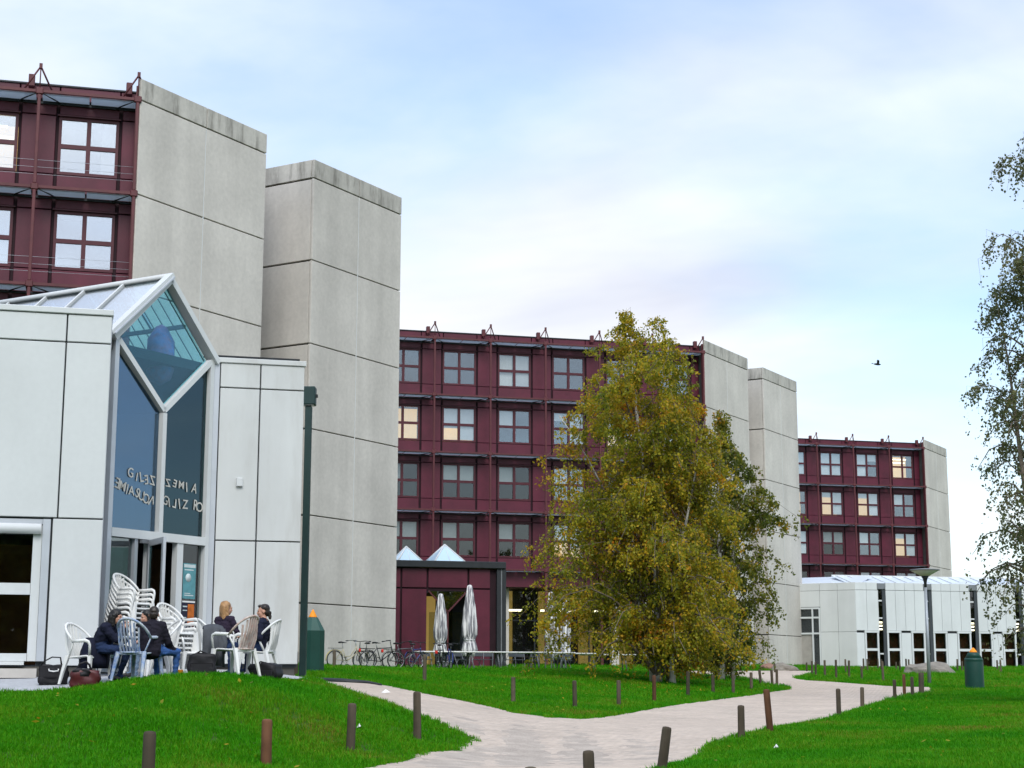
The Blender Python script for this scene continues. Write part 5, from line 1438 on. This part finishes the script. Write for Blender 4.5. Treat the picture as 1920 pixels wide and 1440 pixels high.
def person(loc, rz, label, J, mats, hairfn, voxel=.011, coat=False, bulk=1.0):
    """J: joints in body space, the body faces -y. One remeshed skin; cloth colours by region."""
    root = empty('person', loc, rz); tag(root, label, 'person'); root.scale = (.91, .91, .91)
    bm = bmesh.new(); B = []       # B: bones for colouring (a, b, region)
    def limb(a, b, ra, rb, reg): seg(bm, a, b, ra, rb); B.append((Vector(a), Vector(b), reg))
    H, Nk, Ch, Pe = (Vector(J[k]) for k in ('head', 'neck', 'chest', 'pelvis'))
    t = (Ch - Pe).normalized()
    sh = {s: Vector(J['sh' + s]) for s in 'LR'}; hp = {s: Vector(J['hip' + s]) for s in 'LR'}
    # torso: waist, rib cage, shoulders
    fw = Vector(J.get('fwd', (0, -1, 0)))
    for f_, r1, r2 in ((0, .135, .115), (.5, .12, .105), (1, .150, .115)):
        pass
    for s in 'LR':
        side = (sh[s] - Ch); side.normalize()
        limb(Pe + (hp[s] - Pe) * .55, Pe.lerp(Ch, .55) + (sh[s] - Ch) * .38, .115 * bulk, .108 * bulk, 'top')
        limb(Pe.lerp(Ch, .5) + (sh[s] - Ch) * .36, Ch + (sh[s] - Ch) * .45 - t * .06, .108 * bulk, .118 * bulk, 'top')
        limb(Ch + (sh[s] - Ch) * .3 + t * .05, sh[s], .085 * bulk, .068 * bulk, 'top')
        limb(sh[s], J['el' + s], .062 * bulk, .050 * bulk, 'top'); limb(J['el' + s], J['wr' + s], .049 * bulk, .036 * bulk, 'top')
        limb(Pe.lerp(hp[s], .6), hp[s], .115, .105, 'top' if coat else 'leg')
        limb(hp[s], J['kn' + s], .098, .066, 'leg'); limb(J['kn' + s], J['an' + s], .062, .045, 'leg')
        an = Vector(J['an' + s]); toe = Vector(J['toe' + s])
        limb(an + Vector((0, 0, -.03)), toe, .045, .034, 'shoe'); limb(an + Vector((0, 0, -.035)) - (toe - an) * .22, an, .04, .042, 'shoe')
        # hand: palm and five fingers
        wr, hd = Vector(J['wr' + s]), Vector(J['hand' + s]); d = (hd - wr).normalized()
        lat = d.cross(Vector((0, 0, 1))); lat = lat.normalized() if lat.length > .1 else Vector((1, 0, 0))
        nrm = lat.cross(d).normalized()
        pc = wr + d * .055
        limb(wr + d * .01 - lat * .015, pc + d * .03 - lat * .022, .024, .022, 'skin'); limb(wr + d * .01 + lat * .015, pc + d * .03 + lat * .022, .024, .022, 'skin')
        for i, (off, ln) in enumerate(((-.031, .060), (-.011, .072), (.010, .068), (.030, .052))):
            k0 = pc + d * .04 + lat * off; k1 = k0 + d * ln * .5 - nrm * .008; k2 = k1 + d * ln * .42 - nrm * .028
            limb(k0, k1, .0115, .0105, 'skin'); limb(k1, k2, .0105, .009, 'skin')
        th = -1 if s == 'L' else 1
        k0 = wr + d * .03 + lat * .03 * th; k1 = k0 + d * .03 + lat * .022 * th - nrm * .012; k2 = k1 + d * .03 + lat * .002 * th - nrm * .012
        limb(k0, k1, .0145, .0125, 'skin'); limb(k1, k2, .0125, .010, 'skin')
    limb(Pe + (0 * t), Pe.lerp(Ch, .9), .11 * bulk, .11 * bulk, 'top')
    limb(Ch + t * .06, Nk, .062, .056, 'skin' if not coat else 'top'); limb(Nk, H - Vector((0, 0, .04)), .054, .052, 'skin')
    # head: cranium, jaw, nose, brow, ears, lips (facing direction hf)
    hf = Vector(J['look']).normalized(); hu = Vector(J.get('hup', (0, 0, 1))); hr = hf.cross(hu).normalized(); hu = hr.cross(hf).normalized()
    Rm = Matrix((hr, hf, hu)).transposed()
    def hp_(x, y, z): return H + hr * x + hf * y + hu * z
    ell(bm, hp_(0, -.012, .035), (.076, .095, .092), Rm); ell(bm, hp_(0, .030, -.035), (.058, .060, .078), Rm); ell(bm, hp_(0, .055, -.085), (.030, .028, .022), Rm, 2)
    ell(bm, hp_(0, .098, -.022), (.013, .022, .022), Rm, 2); ell(bm, hp_(0, .090, .010), (.010, .014, .030), Rm, 2)
    for s in (-1, 1):
        ell(bm, hp_(s * .030, .078, .020), (.024, .016, .012), Rm, 2); ell(bm, hp_(s * .036, .068, -.022), (.022, .022, .020), Rm, 2); ell(bm, hp_(s * .078, -.008, -.008), (.010, .022, .032), Rm, 2)
    ell(bm, hp_(0, .084, -.056), (.024, .014, .009), Rm, 2)
    B.append((H - hu * .07, H + hu * .07, 'skin'))
    me = bpy.data.meshes.new('body'); bm.to_mesh(me); bm.free()
    tmp = bpy.data.objects.new('body_tmp', me); COL.objects.link(tmp)
    rm = tmp.modifiers.new('r', 'REMESH'); rm.mode = 'VOXEL'; rm.voxel_size = voxel
    sm = tmp.modifiers.new('s', 'SMOOTH'); sm.factor = .5; sm.iterations = 3
    dg = bpy.context.evaluated_depsgraph_get(); out = bpy.data.meshes.new_from_object(tmp.evaluated_get(dg)); bpy.data.objects.remove(tmp)
    out.name = 'body'
    regs = ['skin', 'top', 'leg', 'shoe']
    out.materials.clear()
    for r_ in regs: out.materials.append(mats.get(r_, m_skin))
    n = len(out.polygons); C = np.empty(n * 3, np.float32); out.polygons.foreach_get('center', C); C = C.reshape(-1, 3)
    best = np.full(n, 1e9); idx = np.zeros(n, np.int32)
    for a, b, rg in B:
        a, b = np.array(a), np.array(b); ab = b - a; tt = np.clip(((C - a) @ ab) / max(ab @ ab, 1e-9), 0, 1)
        dd = np.linalg.norm(C - (a + tt[:, None] * ab), axis=1) - (.03 if rg == 'skin' else 0.02 if rg == 'shoe' else 0.06)
        k = dd < best; best[k] = dd[k]; idx[k] = regs.index(rg)
    from mathutils import noise as mnoise
    clothv = np.zeros(len(out.vertices), bool)
    for p_, ix in zip(out.polygons, idx):
        if ix in (1, 2):
            for v_ in p_.vertices: clothv[v_] = True
    sd0 = Vector((len(label), 3.1, 0))
    nv = [v_.normal.copy() for v_ in out.vertices]
    for v_ in out.vertices:          # folds in the cloth
        if clothv[v_.index]:
            c_ = v_.co
            f_ = mnoise.noise(Vector((c_.x * 9, c_.y * 9, c_.z * 22)) + sd0) * .014 + mnoise.noise(c_ * 34 + sd0) * .006
            v_.co = c_ + nv[v_.index] * f_
    out.polygons.foreach_set('material_index', idx); out.polygons.foreach_set('use_smooth', [True] * n); out.update()
    link('body', out, root)
    # eyes and mouth
    for s in (-1, 1):
        e = bmesh.new(); ell(e, hp_(s * .029, .086, .008), (.012, .006, .006), Rm, 2); m2 = bpy.data.meshes.new('eye'); e.to_mesh(m2); e.free(); m2.materials.append(mat('eye_dark', (0.02, 0.014, 0.01), .25)); link('eye', m2, root)
        e = bmesh.new(); ell(e, hp_(s * .030, .092, .030), (.018, .005, .004), Rm, 2); m2 = bpy.data.meshes.new('eyebrow'); e.to_mesh(m2); e.free(); m2.materials.append(mats['hair']); link('eyebrow', m2, root)
    e = bmesh.new(); ell(e, hp_(0, .094, -.056), (.022, .006, .005), Rm, 2); m2 = bpy.data.meshes.new('mouth'); e.to_mesh(m2); e.free(); m2.materials.append(mat('lips', (0.32, 0.10, 0.08), .45)); link('mouth', m2, root)
    # hair
    hb = bmesh.new(); hairfn(hb, hp_, Rm)
    hm = bpy.data.meshes.new('hair'); hb.to_mesh(hm); hb.free()
    tmp = bpy.data.objects.new('hair_tmp', hm); COL.objects.link(tmp)
    rm = tmp.modifiers.new('r', 'REMESH'); rm.mode = 'VOXEL'; rm.voxel_size = .009
    tx = bpy.data.textures.new('hair_waves', 'CLOUDS'); tx.noise_scale = .035
    dp = tmp.modifiers.new('d', 'DISPLACE'); dp.texture = tx; dp.strength = .014; dp.texture_coords = 'LOCAL'
    dg = bpy.context.evaluated_depsgraph_get(); ho = bpy.data.meshes.new_from_object(tmp.evaluated_get(dg)); bpy.data.objects.remove(tmp)
    ho.name = 'hair'; ho.materials.clear(); ho.materials.append(mats['hair']); ho.polygons.foreach_set('use_smooth', [True] * len(ho.polygons)); link('hair', ho, root)
    return root, hp_, Rm
def hair_short(bm, hp, Rm):
    ell(bm, hp(0, -.028, .055), (.083, .092, .084), Rm); ell(bm, hp(0, -.060, .0), (.076, .055, .085), Rm)
    ell(bm, hp(0, .045, .098), (.060, .045, .030), Rm)
def hair_tail(bm, hp, Rm):
    hair_short(bm, hp, Rm); ell(bm, hp(0, -.105, -.03), (.030, .040, .045), Rm); ell(bm, hp(0, -.115, -.09), (.028, .030, .055), Rm)
def hair_long(bm, hp, Rm):
    ell(bm, hp(0, -.025, .052), (.088, .098, .088), Rm); ell(bm, hp(0, -.055, -.02), (.092, .062, .11), Rm)
    for s in (-1, 0, 1):
        seg(bm, hp(s * .055, -.06, .02), hp(s * .072, -.055, -.17), .052, .038, 10)
    seg(bm, hp(-.07, -.02, .05), hp(-.085, -.01, -.12), .035, .03, 10); seg(bm, hp(.07, -.02, .05), hp(.085, -.01, -.12), .035, .03, 10)
def hair_veil(bm, hp, Rm):
    ell(bm, hp(0, -.022, .045), (.092, .104, .096), Rm); ell(bm, hp(0, -.05, -.03), (.10, .075, .12), Rm)
    for s in (-1, 0, 1): seg(bm, hp(s * .055, -.05, .0), hp(s * .07, -.07, -.26), .065, .055, 10)
    seg(bm, hp(-.078, -.0, .03), hp(-.085, .0, -.14), .035, .035, 10); seg(bm, hp(.078, -.0, .03), hp(.085, .0, -.14), .035, .035, 10)

def seated(lean=0.0, recline=0.0, arm='lap', feet=0.0, look=(0, -1, 0), hup=(0, 0, 1), spread=.11, side=0.0, headoff=(0, 0, 0)):
    """joints of a person sitting on a 0.43 m seat, facing -y, origin on the ground under the seat"""
    a = lean
    pe = Vector((0, .06, .525))
    up = Vector((side, -math.sin(a), math.cos(a))).normalized()
    ch = pe + up * .315; nk = ch + up * .135; hd = nk + up * .075 + Vector((0, -.03, .06)) + Vector(headoff)
    J = dict(pelvis=pe, chest=ch, neck=nk, head=hd, look=look, hup=hup)
    for s, sg in (('L', 1), ('R', -1)):
        J['sh' + s] = ch + up * .075 + Vector((sg * .185, 0, 0)); J['hip' + s] = pe + Vector((sg * .09, -.03, -.01))
        J['kn' + s] = Vector((sg * (spread + .03), -.40, .50)); J['an' + s] = Vector((sg * spread, -.40 + feet, .085)); J['toe' + s] = Vector((sg * (spread + .03), -.53 + feet, .035))
        shp = J['sh' + s]
        if arm == 'lap':
            J['el' + s] = shp + Vector((sg * .05, -.06, -.27)); J['wr' + s] = Vector((sg * .08, -.28, .63)); J['hand' + s] = Vector((sg * .04, -.36, .62))
        elif arm == 'rest':
            J['el' + s] = shp + Vector((sg * .09, .02, -.26)); J['wr' + s] = Vector((sg * .27, -.16, .69)); J['hand' + s] = Vector((sg * .27, -.25, .675))
        elif arm == 'chin':
            J['el' + s] = Vector((sg * .14, -.34, .66)); J['wr' + s] = hd + Vector((sg * .05, -.16, -.19)); J['hand' + s] = hd + Vector((sg * .01, -.17, -.12))
        elif arm == 'down':
            J['el' + s] = shp + Vector((sg * .06, -.10, -.25)); J['wr' + s] = J['el' + s] + Vector((-sg * .04, -.20, -.12)); J['hand' + s] = J['wr' + s] + Vector((-sg * .02, -.08, -.03))
    return J
def cloth(n, c): return mat(n, c, .85, .22, 5, .15, fine=.12)
m_coat = cloth('navy_coat', (0.012, 0.014, 0.030)); m_jack = cloth('black_jacket', (0.016, 0.014, 0.022)); m_knit = cloth('dark_plum_knit', (0.028, 0.020, 0.036)); m_jean = cloth('blue_denim', (0.045, 0.11, 0.30)); m_jeanl = cloth('pale_denim', (0.14, 0.20, 0.28)); m_jeand = cloth('dark_denim', (0.020, 0.035, 0.085)); m_shoe = mat('dark_shoe', (0.02, 0.018, 0.018), .5, .1)
m_hairk = mat('black_hair', (0.010, 0.008, 0.007), .45, .3, 12, .4); m_hairb = mat('fair_hair', (0.36, 0.20, 0.085), .5, .4, 14, .35, streak=.3); m_hairn = mat('dark_brown_hair', (0.018, 0.012, 0.009), .45, .3, 12, .4)
def chair_spot(c, rz): return c
# woman leaning forward, left
wl_o = person(cL + Vector((.22, .02, .05)), R(74), 'person with long dark hair in a navy coat leaning forward, left', seated(lean=.55, arm='chin', feet=.12, look=(0.0, -1, -.10), spread=.12), dict(top=m_coat, leg=m_jeand, shoe=m_shoe, hair=m_hairk), hair_veil, coat=True, bulk=1.25)
def coat_skirt(root, m):
    mb = MB(); n = 26
    mb.lathe([(.19, .70), (.235, .60), (.27, .48), (.28, .34), (.26, .20)], n, cap=False, fn=lambda a, z: (1 + .07 * math.sin(7 * a + 4 * z)) * (1.0 if math.sin(a) > -.3 else .72))
    o = mb.build('coat_skirt', m, root, (0, .08, 0)); sd_ = o.modifiers.new('thick', 'SOLIDIFY'); sd_.thickness = .02
coat_skirt(wl_o[0], m_coat)
# man seen from behind on the blue chair
person(cB + Vector((.20, .10, -.03)), R(158), 'person in a dark jacket and blue jeans sitting with their back turned', seated(lean=.18, arm='down', look=(.55, -1, -.15), spread=.17, side=.10), dict(top=m_jack, leg=m_jean, shoe=m_shoe, hair=m_hairn), hair_short, coat=True, bulk=1.25)
# hidden person behind him
person(cH, R(-60), 'person in pale jeans mostly hidden behind the dark jacket', seated(lean=.55, arm='lap', look=(0, -1, -.2), spread=.10, feet=-.05), dict(top=m_jack, leg=m_jeanl, shoe=m_shoe, hair=m_hairk), hair_long)
# fair haired woman from behind
person(cW + Vector((.12, 0, .06)), R(140), 'person with fair shoulder length hair and dark jumper, back turned', seated(lean=.02, arm='down', look=(-.35, -1, -.05), spread=.10), dict(top=m_knit, leg=m_jeand, shoe=m_shoe, hair=m_hairb), hair_long, bulk=.98)
# man facing left
person(cM + Vector((-.05, 0, .03)), R(-96), 'person with dark tied hair in a dark pullover, smiling towards the left', seated(lean=-.16, arm='rest', look=(.25, -1, -.05), spread=.13), dict(top=m_coat, leg=m_jeand, shoe=m_shoe, hair=m_hairn), hair_tail, bulk=1.08)

# ================================================================== BAGS, COAT, CUP
def soft_box(w, d, h, seed, puff=.18, sub=2):
    bm = bmesh.new(); bmesh.ops.create_cube(bm, size=1); bmesh.ops.subdivide_edges(bm, edges=bm.edges[:], cuts=5, use_grid_fill=True)
    rng = random.Random(seed); ph = [rng.uniform(0, 6) for _ in range(4)]
    for v in bm.verts:
        c = v.co; f = 1 - puff * (abs(c.x * 2) ** 4 + abs(c.z * 2) ** 4) * .25
        v.co = Vector((c.x * w * (1 - puff * .5 * abs(c.z * 2) ** 3) + .012 * math.sin(9 * c.z + ph[0]), c.y * d * f + .02 * math.sin(8 * c.x + ph[1]) * math.sin(7 * c.z), (c.z + .5) * h * (1 - puff * .5 * abs(c.x * 2) ** 3) + .01 * math.sin(10 * c.x + ph[2])))
    me = bpy.data.meshes.new('bag_body'); bm.to_mesh(me); bm.free(); me.polygons.foreach_set('use_smooth', [True] * len(me.polygons)); return me
m_bag = mat('black_nylon', (0.014, 0.013, 0.016), .6, .25, 6, .3); m_bagm = mat('maroon_leather', (0.075, 0.014, 0.016), .45, .3, 6, .35)
def bag(p, rz, label, w, d, h, m, seed, kind):
    root = empty('bag', p, rz); tag(root, label, 'bag')
    me = soft_box(w, d, h, seed); me.materials.append(m); link('body', me, root)
    if kind == 'brief':
        MB().box(-w * .48, w * .48, -d * .56, -d * .50, h * .35, h * .92, ch=.01).build('flap', m, root)
        MB().tube([(-.07, -d * .6, h * .78), (-.065, -d * .62, h * .68), (0, -d * .63, h * .65), (.065, -d * .62, h * .68), (.07, -d * .6, h * .78)], .011, 6).build('clasp_handle', mat('pale_metal', (.7, .7, .7), .3), root)
        MB().tube([(-w * .42, 0, h * .95), (-w * .36, 0, h * 1.12), (-.03, -.02, h * 1.36), (.09, 0, h * 1.34), (.11, .03, h * .97)], .020, 6, flat=.5).build('strap', m, root)
    elif kind == 'hand':
        MB().tube([(-w * .3, 0, h * .9), (-w * .22, 0, h * 1.3), (0, 0, h * 1.42), (w * .12, 0, h * 1.25), (w * .2, 0, h * .9)], .017, 6).build('strap', m_bag, root)
        me2 = soft_box(w * .6, d * 1.05, h * .45, seed + 3); me2.materials.append(m_bag); link('flap', me2, root, (-w * .12, 0, h * .6))
        MB().tube([(-w * .45, -.05, h * .5), (-w * .5, -.08, h * .25)], .02, 6).build('buckle', m_bag, root)
    else:
        MB().tube([(-w * .3, -d * .3, h * .9), (-.02, -d * .5, h * 1.08), (w * .3, -d * .2, h * .9)], .013, 6).build('strap', m, root)
        MB().box(-w * .4, w * .4, -d * .56, -d * .50, h * .15, h * .55, ch=.01).build('pocket', m, root)
bag(floor_at(100, 25.1), R(15), 'black briefcase with looped strap against the pavilion wall', .44, .16, .30, m_bag, 1, 'brief')
bag(floor_at(160, 24.5), R(10), 'maroon handbag with dark straps on the terrace edge', .42, .24, .26, m_bagm, 4, 'hand')
bag(floor_at(378, 24.9), R(5), 'flat black shoulder bag under the draped grey coat', .42, .15, .34, m_bag, 6, 'sack')
bag(floor_at(498, 25.6), R(-20), 'low black rucksack lying behind the grass at right of the chairs', .46, .26, .24, m_bag, 9, 'sack')
def draped_coat():
    p = floor_at(396, 25.35)
    root = empty('draped_coat', p, R(30)); tag(root, 'grey coat hanging over the chair side beside the fair haired person', 'coat')
    mb = MB(); n = 18; vs = []; fs = []
    rows = [(.74, .05), (.78, .0), (.72, -.06), (.5, -.09), (.3, -.085), (.16, -.10)]
    for j, (z, y) in enumerate(rows):
        for i in range(n + 1):
            u = i / n * 2 - 1; w = .15 + .035 * j / 5
            vs.append((u * w, y + .018 * math.sin(u * 9 + j) * (j / 3), z - .03 * u * u))
    for j in range(len(rows) - 1):
        for i in range(n):
            a = j * (n + 1) + i; fs.append((a, a + 1, a + n + 2, a + n + 1))
    mb.add(vs, fs, True); o = mb.build('cloth', cloth('grey_wool', (0.075, 0.08, 0.09)), root)
    sd_ = o.modifiers.new('thick', 'SOLIDIFY'); sd_.thickness = .022
    MB().tube([(.13, -.05, .70), (.17, -.07, .5), (.15, -.08, .33)], [.05, .045, .035], 8).build('sleeve', cloth('grey_wool', (0.075, 0.08, 0.09)), root)
draped_coat()
cup = MB().lathe([(.032, 0), (.040, .10), (.042, .105)], 14).build('drink_cup', mat('orange_drink', (0.60, 0.22, 0.02), .3, .05), None, floor_at(338, 24.75) + Vector((0, 0, .0)))
tag(cup, 'small orange drink glass on the ground left of the black bag', 'cup')
# ================================================================== GRASS (stuff)
def scatter_grass():
    pts = []; scl = []
    for (y0, y1, dens, s) in ((15.5, 24, 330, 1.0), (24, 33, 230, 1.08), (33, 46, 110, 1.3), (46, 62, 52, 1.6), (62, 84, 24, 2.0), (84, 114, 11, 2.5)):
        area = 0.66 * (y1 ** 2 - y0 ** 2) / 2
        n = int(area * dens)
        y = np.sqrt(np.random.uniform(y0 ** 2, y1 ** 2, n)); x = y * np.random.uniform(-0.335, 0.335, n)
        jx = x + np.random.normal(0, 0.03, n); jy = y + np.random.normal(0, 0.05, n)
        k = ~path_signed([PATH, TERRACE] + FOOT, jx, jy)
        x, y = x[k], y[k]
        # patchy growth
        q = 0.5 + 0.5 * np.sin(x * 1.7 + np.sin(y * 0.9) * 2) * np.sin(y * 1.3 + x * 0.4)
        pts.append(np.stack([x, y, terr(x, y)], 1)); scl.append(s * np.random.uniform(0.65, 1.2, len(x)) * (0.85 + 0.3 * q))
    P = np.concatenate(pts); S = np.concatenate(scl)
    me = bpy.data.meshes.new('grass'); me.vertices.add(len(P)); me.vertices.foreach_set('co', P.ravel())
    at_ = me.attributes.new('size', 'FLOAT', 'POINT'); at_.data.foreach_set('value', S.astype(np.float32))
    at_ = me.attributes.new('turn', 'FLOAT', 'POINT'); at_.data.foreach_set('value', np.random.uniform(0, 6.283, len(P)).astype(np.float32))
    me.update()
    o = link('grass', me); tag(o, 'dense bright green grass covering the lawns', 'grass', kind='stuff')
    tufts = bpy.data.collections.new('tuft_sources')
    for k in range(5):
        t = bpy.data.objects.new('grass_tuft', grass_tuft(50 + k, 13, 0.055 + 0.012 * (k % 3), 0.05)); tufts.objects.link(t)
    ng = bpy.data.node_groups.new('grass_scatter', 'GeometryNodeTree')
    ng.interface.new_socket('Geometry', in_out='INPUT', socket_type='NodeSocketGeometry')
    ng.interface.new_socket('Geometry', in_out='OUTPUT', socket_type='NodeSocketGeometry')
    N, L = ng.nodes, ng.links
    gi, go = N.new('NodeGroupInput'), N.new('NodeGroupOutput')
    ci = N.new('GeometryNodeCollectionInfo'); ci.inputs[0].default_value = tufts
    ci.inputs['Separate Children'].default_value = True; ci.inputs['Reset Children'].default_value = True
    ip = N.new('GeometryNodeInstanceOnPoints'); ip.inputs['Pick Instance'].default_value = True
    rv = N.new('FunctionNodeRandomValue'); rv.data_type = 'INT'; rv.inputs[4].default_value = 0; rv.inputs[5].default_value = 4
    na = N.new('GeometryNodeInputNamedAttribute'); na.data_type = 'FLOAT'; na.inputs[0].default_value = 'size'
    nb = N.new('GeometryNodeInputNamedAttribute'); nb.data_type = 'FLOAT'; nb.inputs[0].default_value = 'turn'
    cx = N.new('ShaderNodeCombineXYZ'); L.new(nb.outputs[0], cx.inputs[2])
    L.new(gi.outputs[0], ip.inputs['Points']); L.new(ci.outputs[0], ip.inputs['Instance']); L.new(rv.outputs[2], ip.inputs['Instance Index'])
    L.new(na.outputs[0], ip.inputs['Scale']); L.new(cx.outputs[0], ip.inputs['Rotation'])
    L.new(ip.outputs[0], go.inputs[0])
    md = o.modifiers.new('scatter', 'NODES'); md.node_group = ng
scatter_grass()

def fallen_leaves():
    n = 2600; c = b1
    a = np.random.uniform(0, 6.283, n); r = np.abs(np.random.normal(0, 4.2, n))
    x = c.x + r * np.cos(a); y = c.y + r * np.sin(a) * 2.2 - 3
    m2 = 900
    yy = np.random.uniform(18, 60, m2); xx = yy * np.random.uniform(-.3, .32, m2)
    x = np.concatenate([x, xx]); y = np.concatenate([y, yy]); n = len(x)
    k = ~path_signed(FOOT + [TERRACE, PATH], x, y); x, y = x[k], y[k]; n = len(x)
    z = terr(x, y) + np.random.uniform(.02, .07, n)
    P = np.stack([x, y, z], 1)
    u = np.random.normal(0, 1, (n, 3)); u[:, 2] *= .4; u /= np.linalg.norm(u, axis=1)[:, None]
    w = np.cross(u, np.array([0, 0, 1.0])); w /= np.linalg.norm(w, axis=1)[:, None] + 1e-6; w[:, 2] += np.random.normal(0, .3, n)
    s = np.random.uniform(.025, .05, n)[:, None]
    V = np.stack([P - u * s, P + w * s * .6, P + u * s, P - w * s * .6], 1).reshape(-1, 3)
    me = bpy.data.meshes.new('fallen_leaves'); me.from_pydata(V.tolist(), [], np.arange(n * 4).reshape(-1, 4).tolist()); me.materials.append(lf_y)
    tag(link('fallen_leaves', me), 'yellow and brown fallen leaves scattered over the grass', 'leaves', kind='stuff')
fallen_leaves()

def tree_line():
    """the wood across the lawn behind the viewer: it shows as dark reflections in the lower windows"""
    src = [c for o in scene.objects if o.name == 'birch_tree' for c in o.children if c.name.startswith('crown')][0].data
    n = len(src.vertices); V = np.empty(n * 3, np.float32); src.vertices.foreach_get('co', V); V = V.reshape(-1, 4, 3)[::9]
    ctr = V[:, :1]; V = ctr + (V - ctr) * 3.2
    out = []
    for i, x in enumerate(np.linspace(-90, 190, 34)):
        s = random.uniform(1.35, 1.75); a = random.uniform(0, 6.28); y = -30 - random.uniform(0, 14) + abs(x) * .10
        c, d = math.cos(a), math.sin(a); W = V * s * np.array([1.25, 1.25, 1.0])
        out.append(np.stack([W[..., 0] * c - W[..., 1] * d + x, W[..., 0] * d + W[..., 1] * c + y, W[..., 2] - .2], -1))
    A = np.concatenate(out).reshape(-1, 3); f = np.arange(len(A)).reshape(-1, 4)
    me = bpy.data.meshes.new('tree_line'); me.vertices.add(len(A)); me.vertices.foreach_set('co', A.astype(np.float32).ravel())
    me.loops.add(f.size); me.loops.foreach_set('vertex_index', f.ravel())
    me.polygons.add(len(f)); me.polygons.foreach_set('loop_start', np.arange(0, f.size, 4)); me.polygons.foreach_set('loop_total', np.full(len(f), 4))
    me.update(calc_edges=True); me.materials.append(lf_g)
    tag(link('tree_line', me), 'dark wood mirrored in the lower windows', 'trees', kind='stuff')
tree_line()
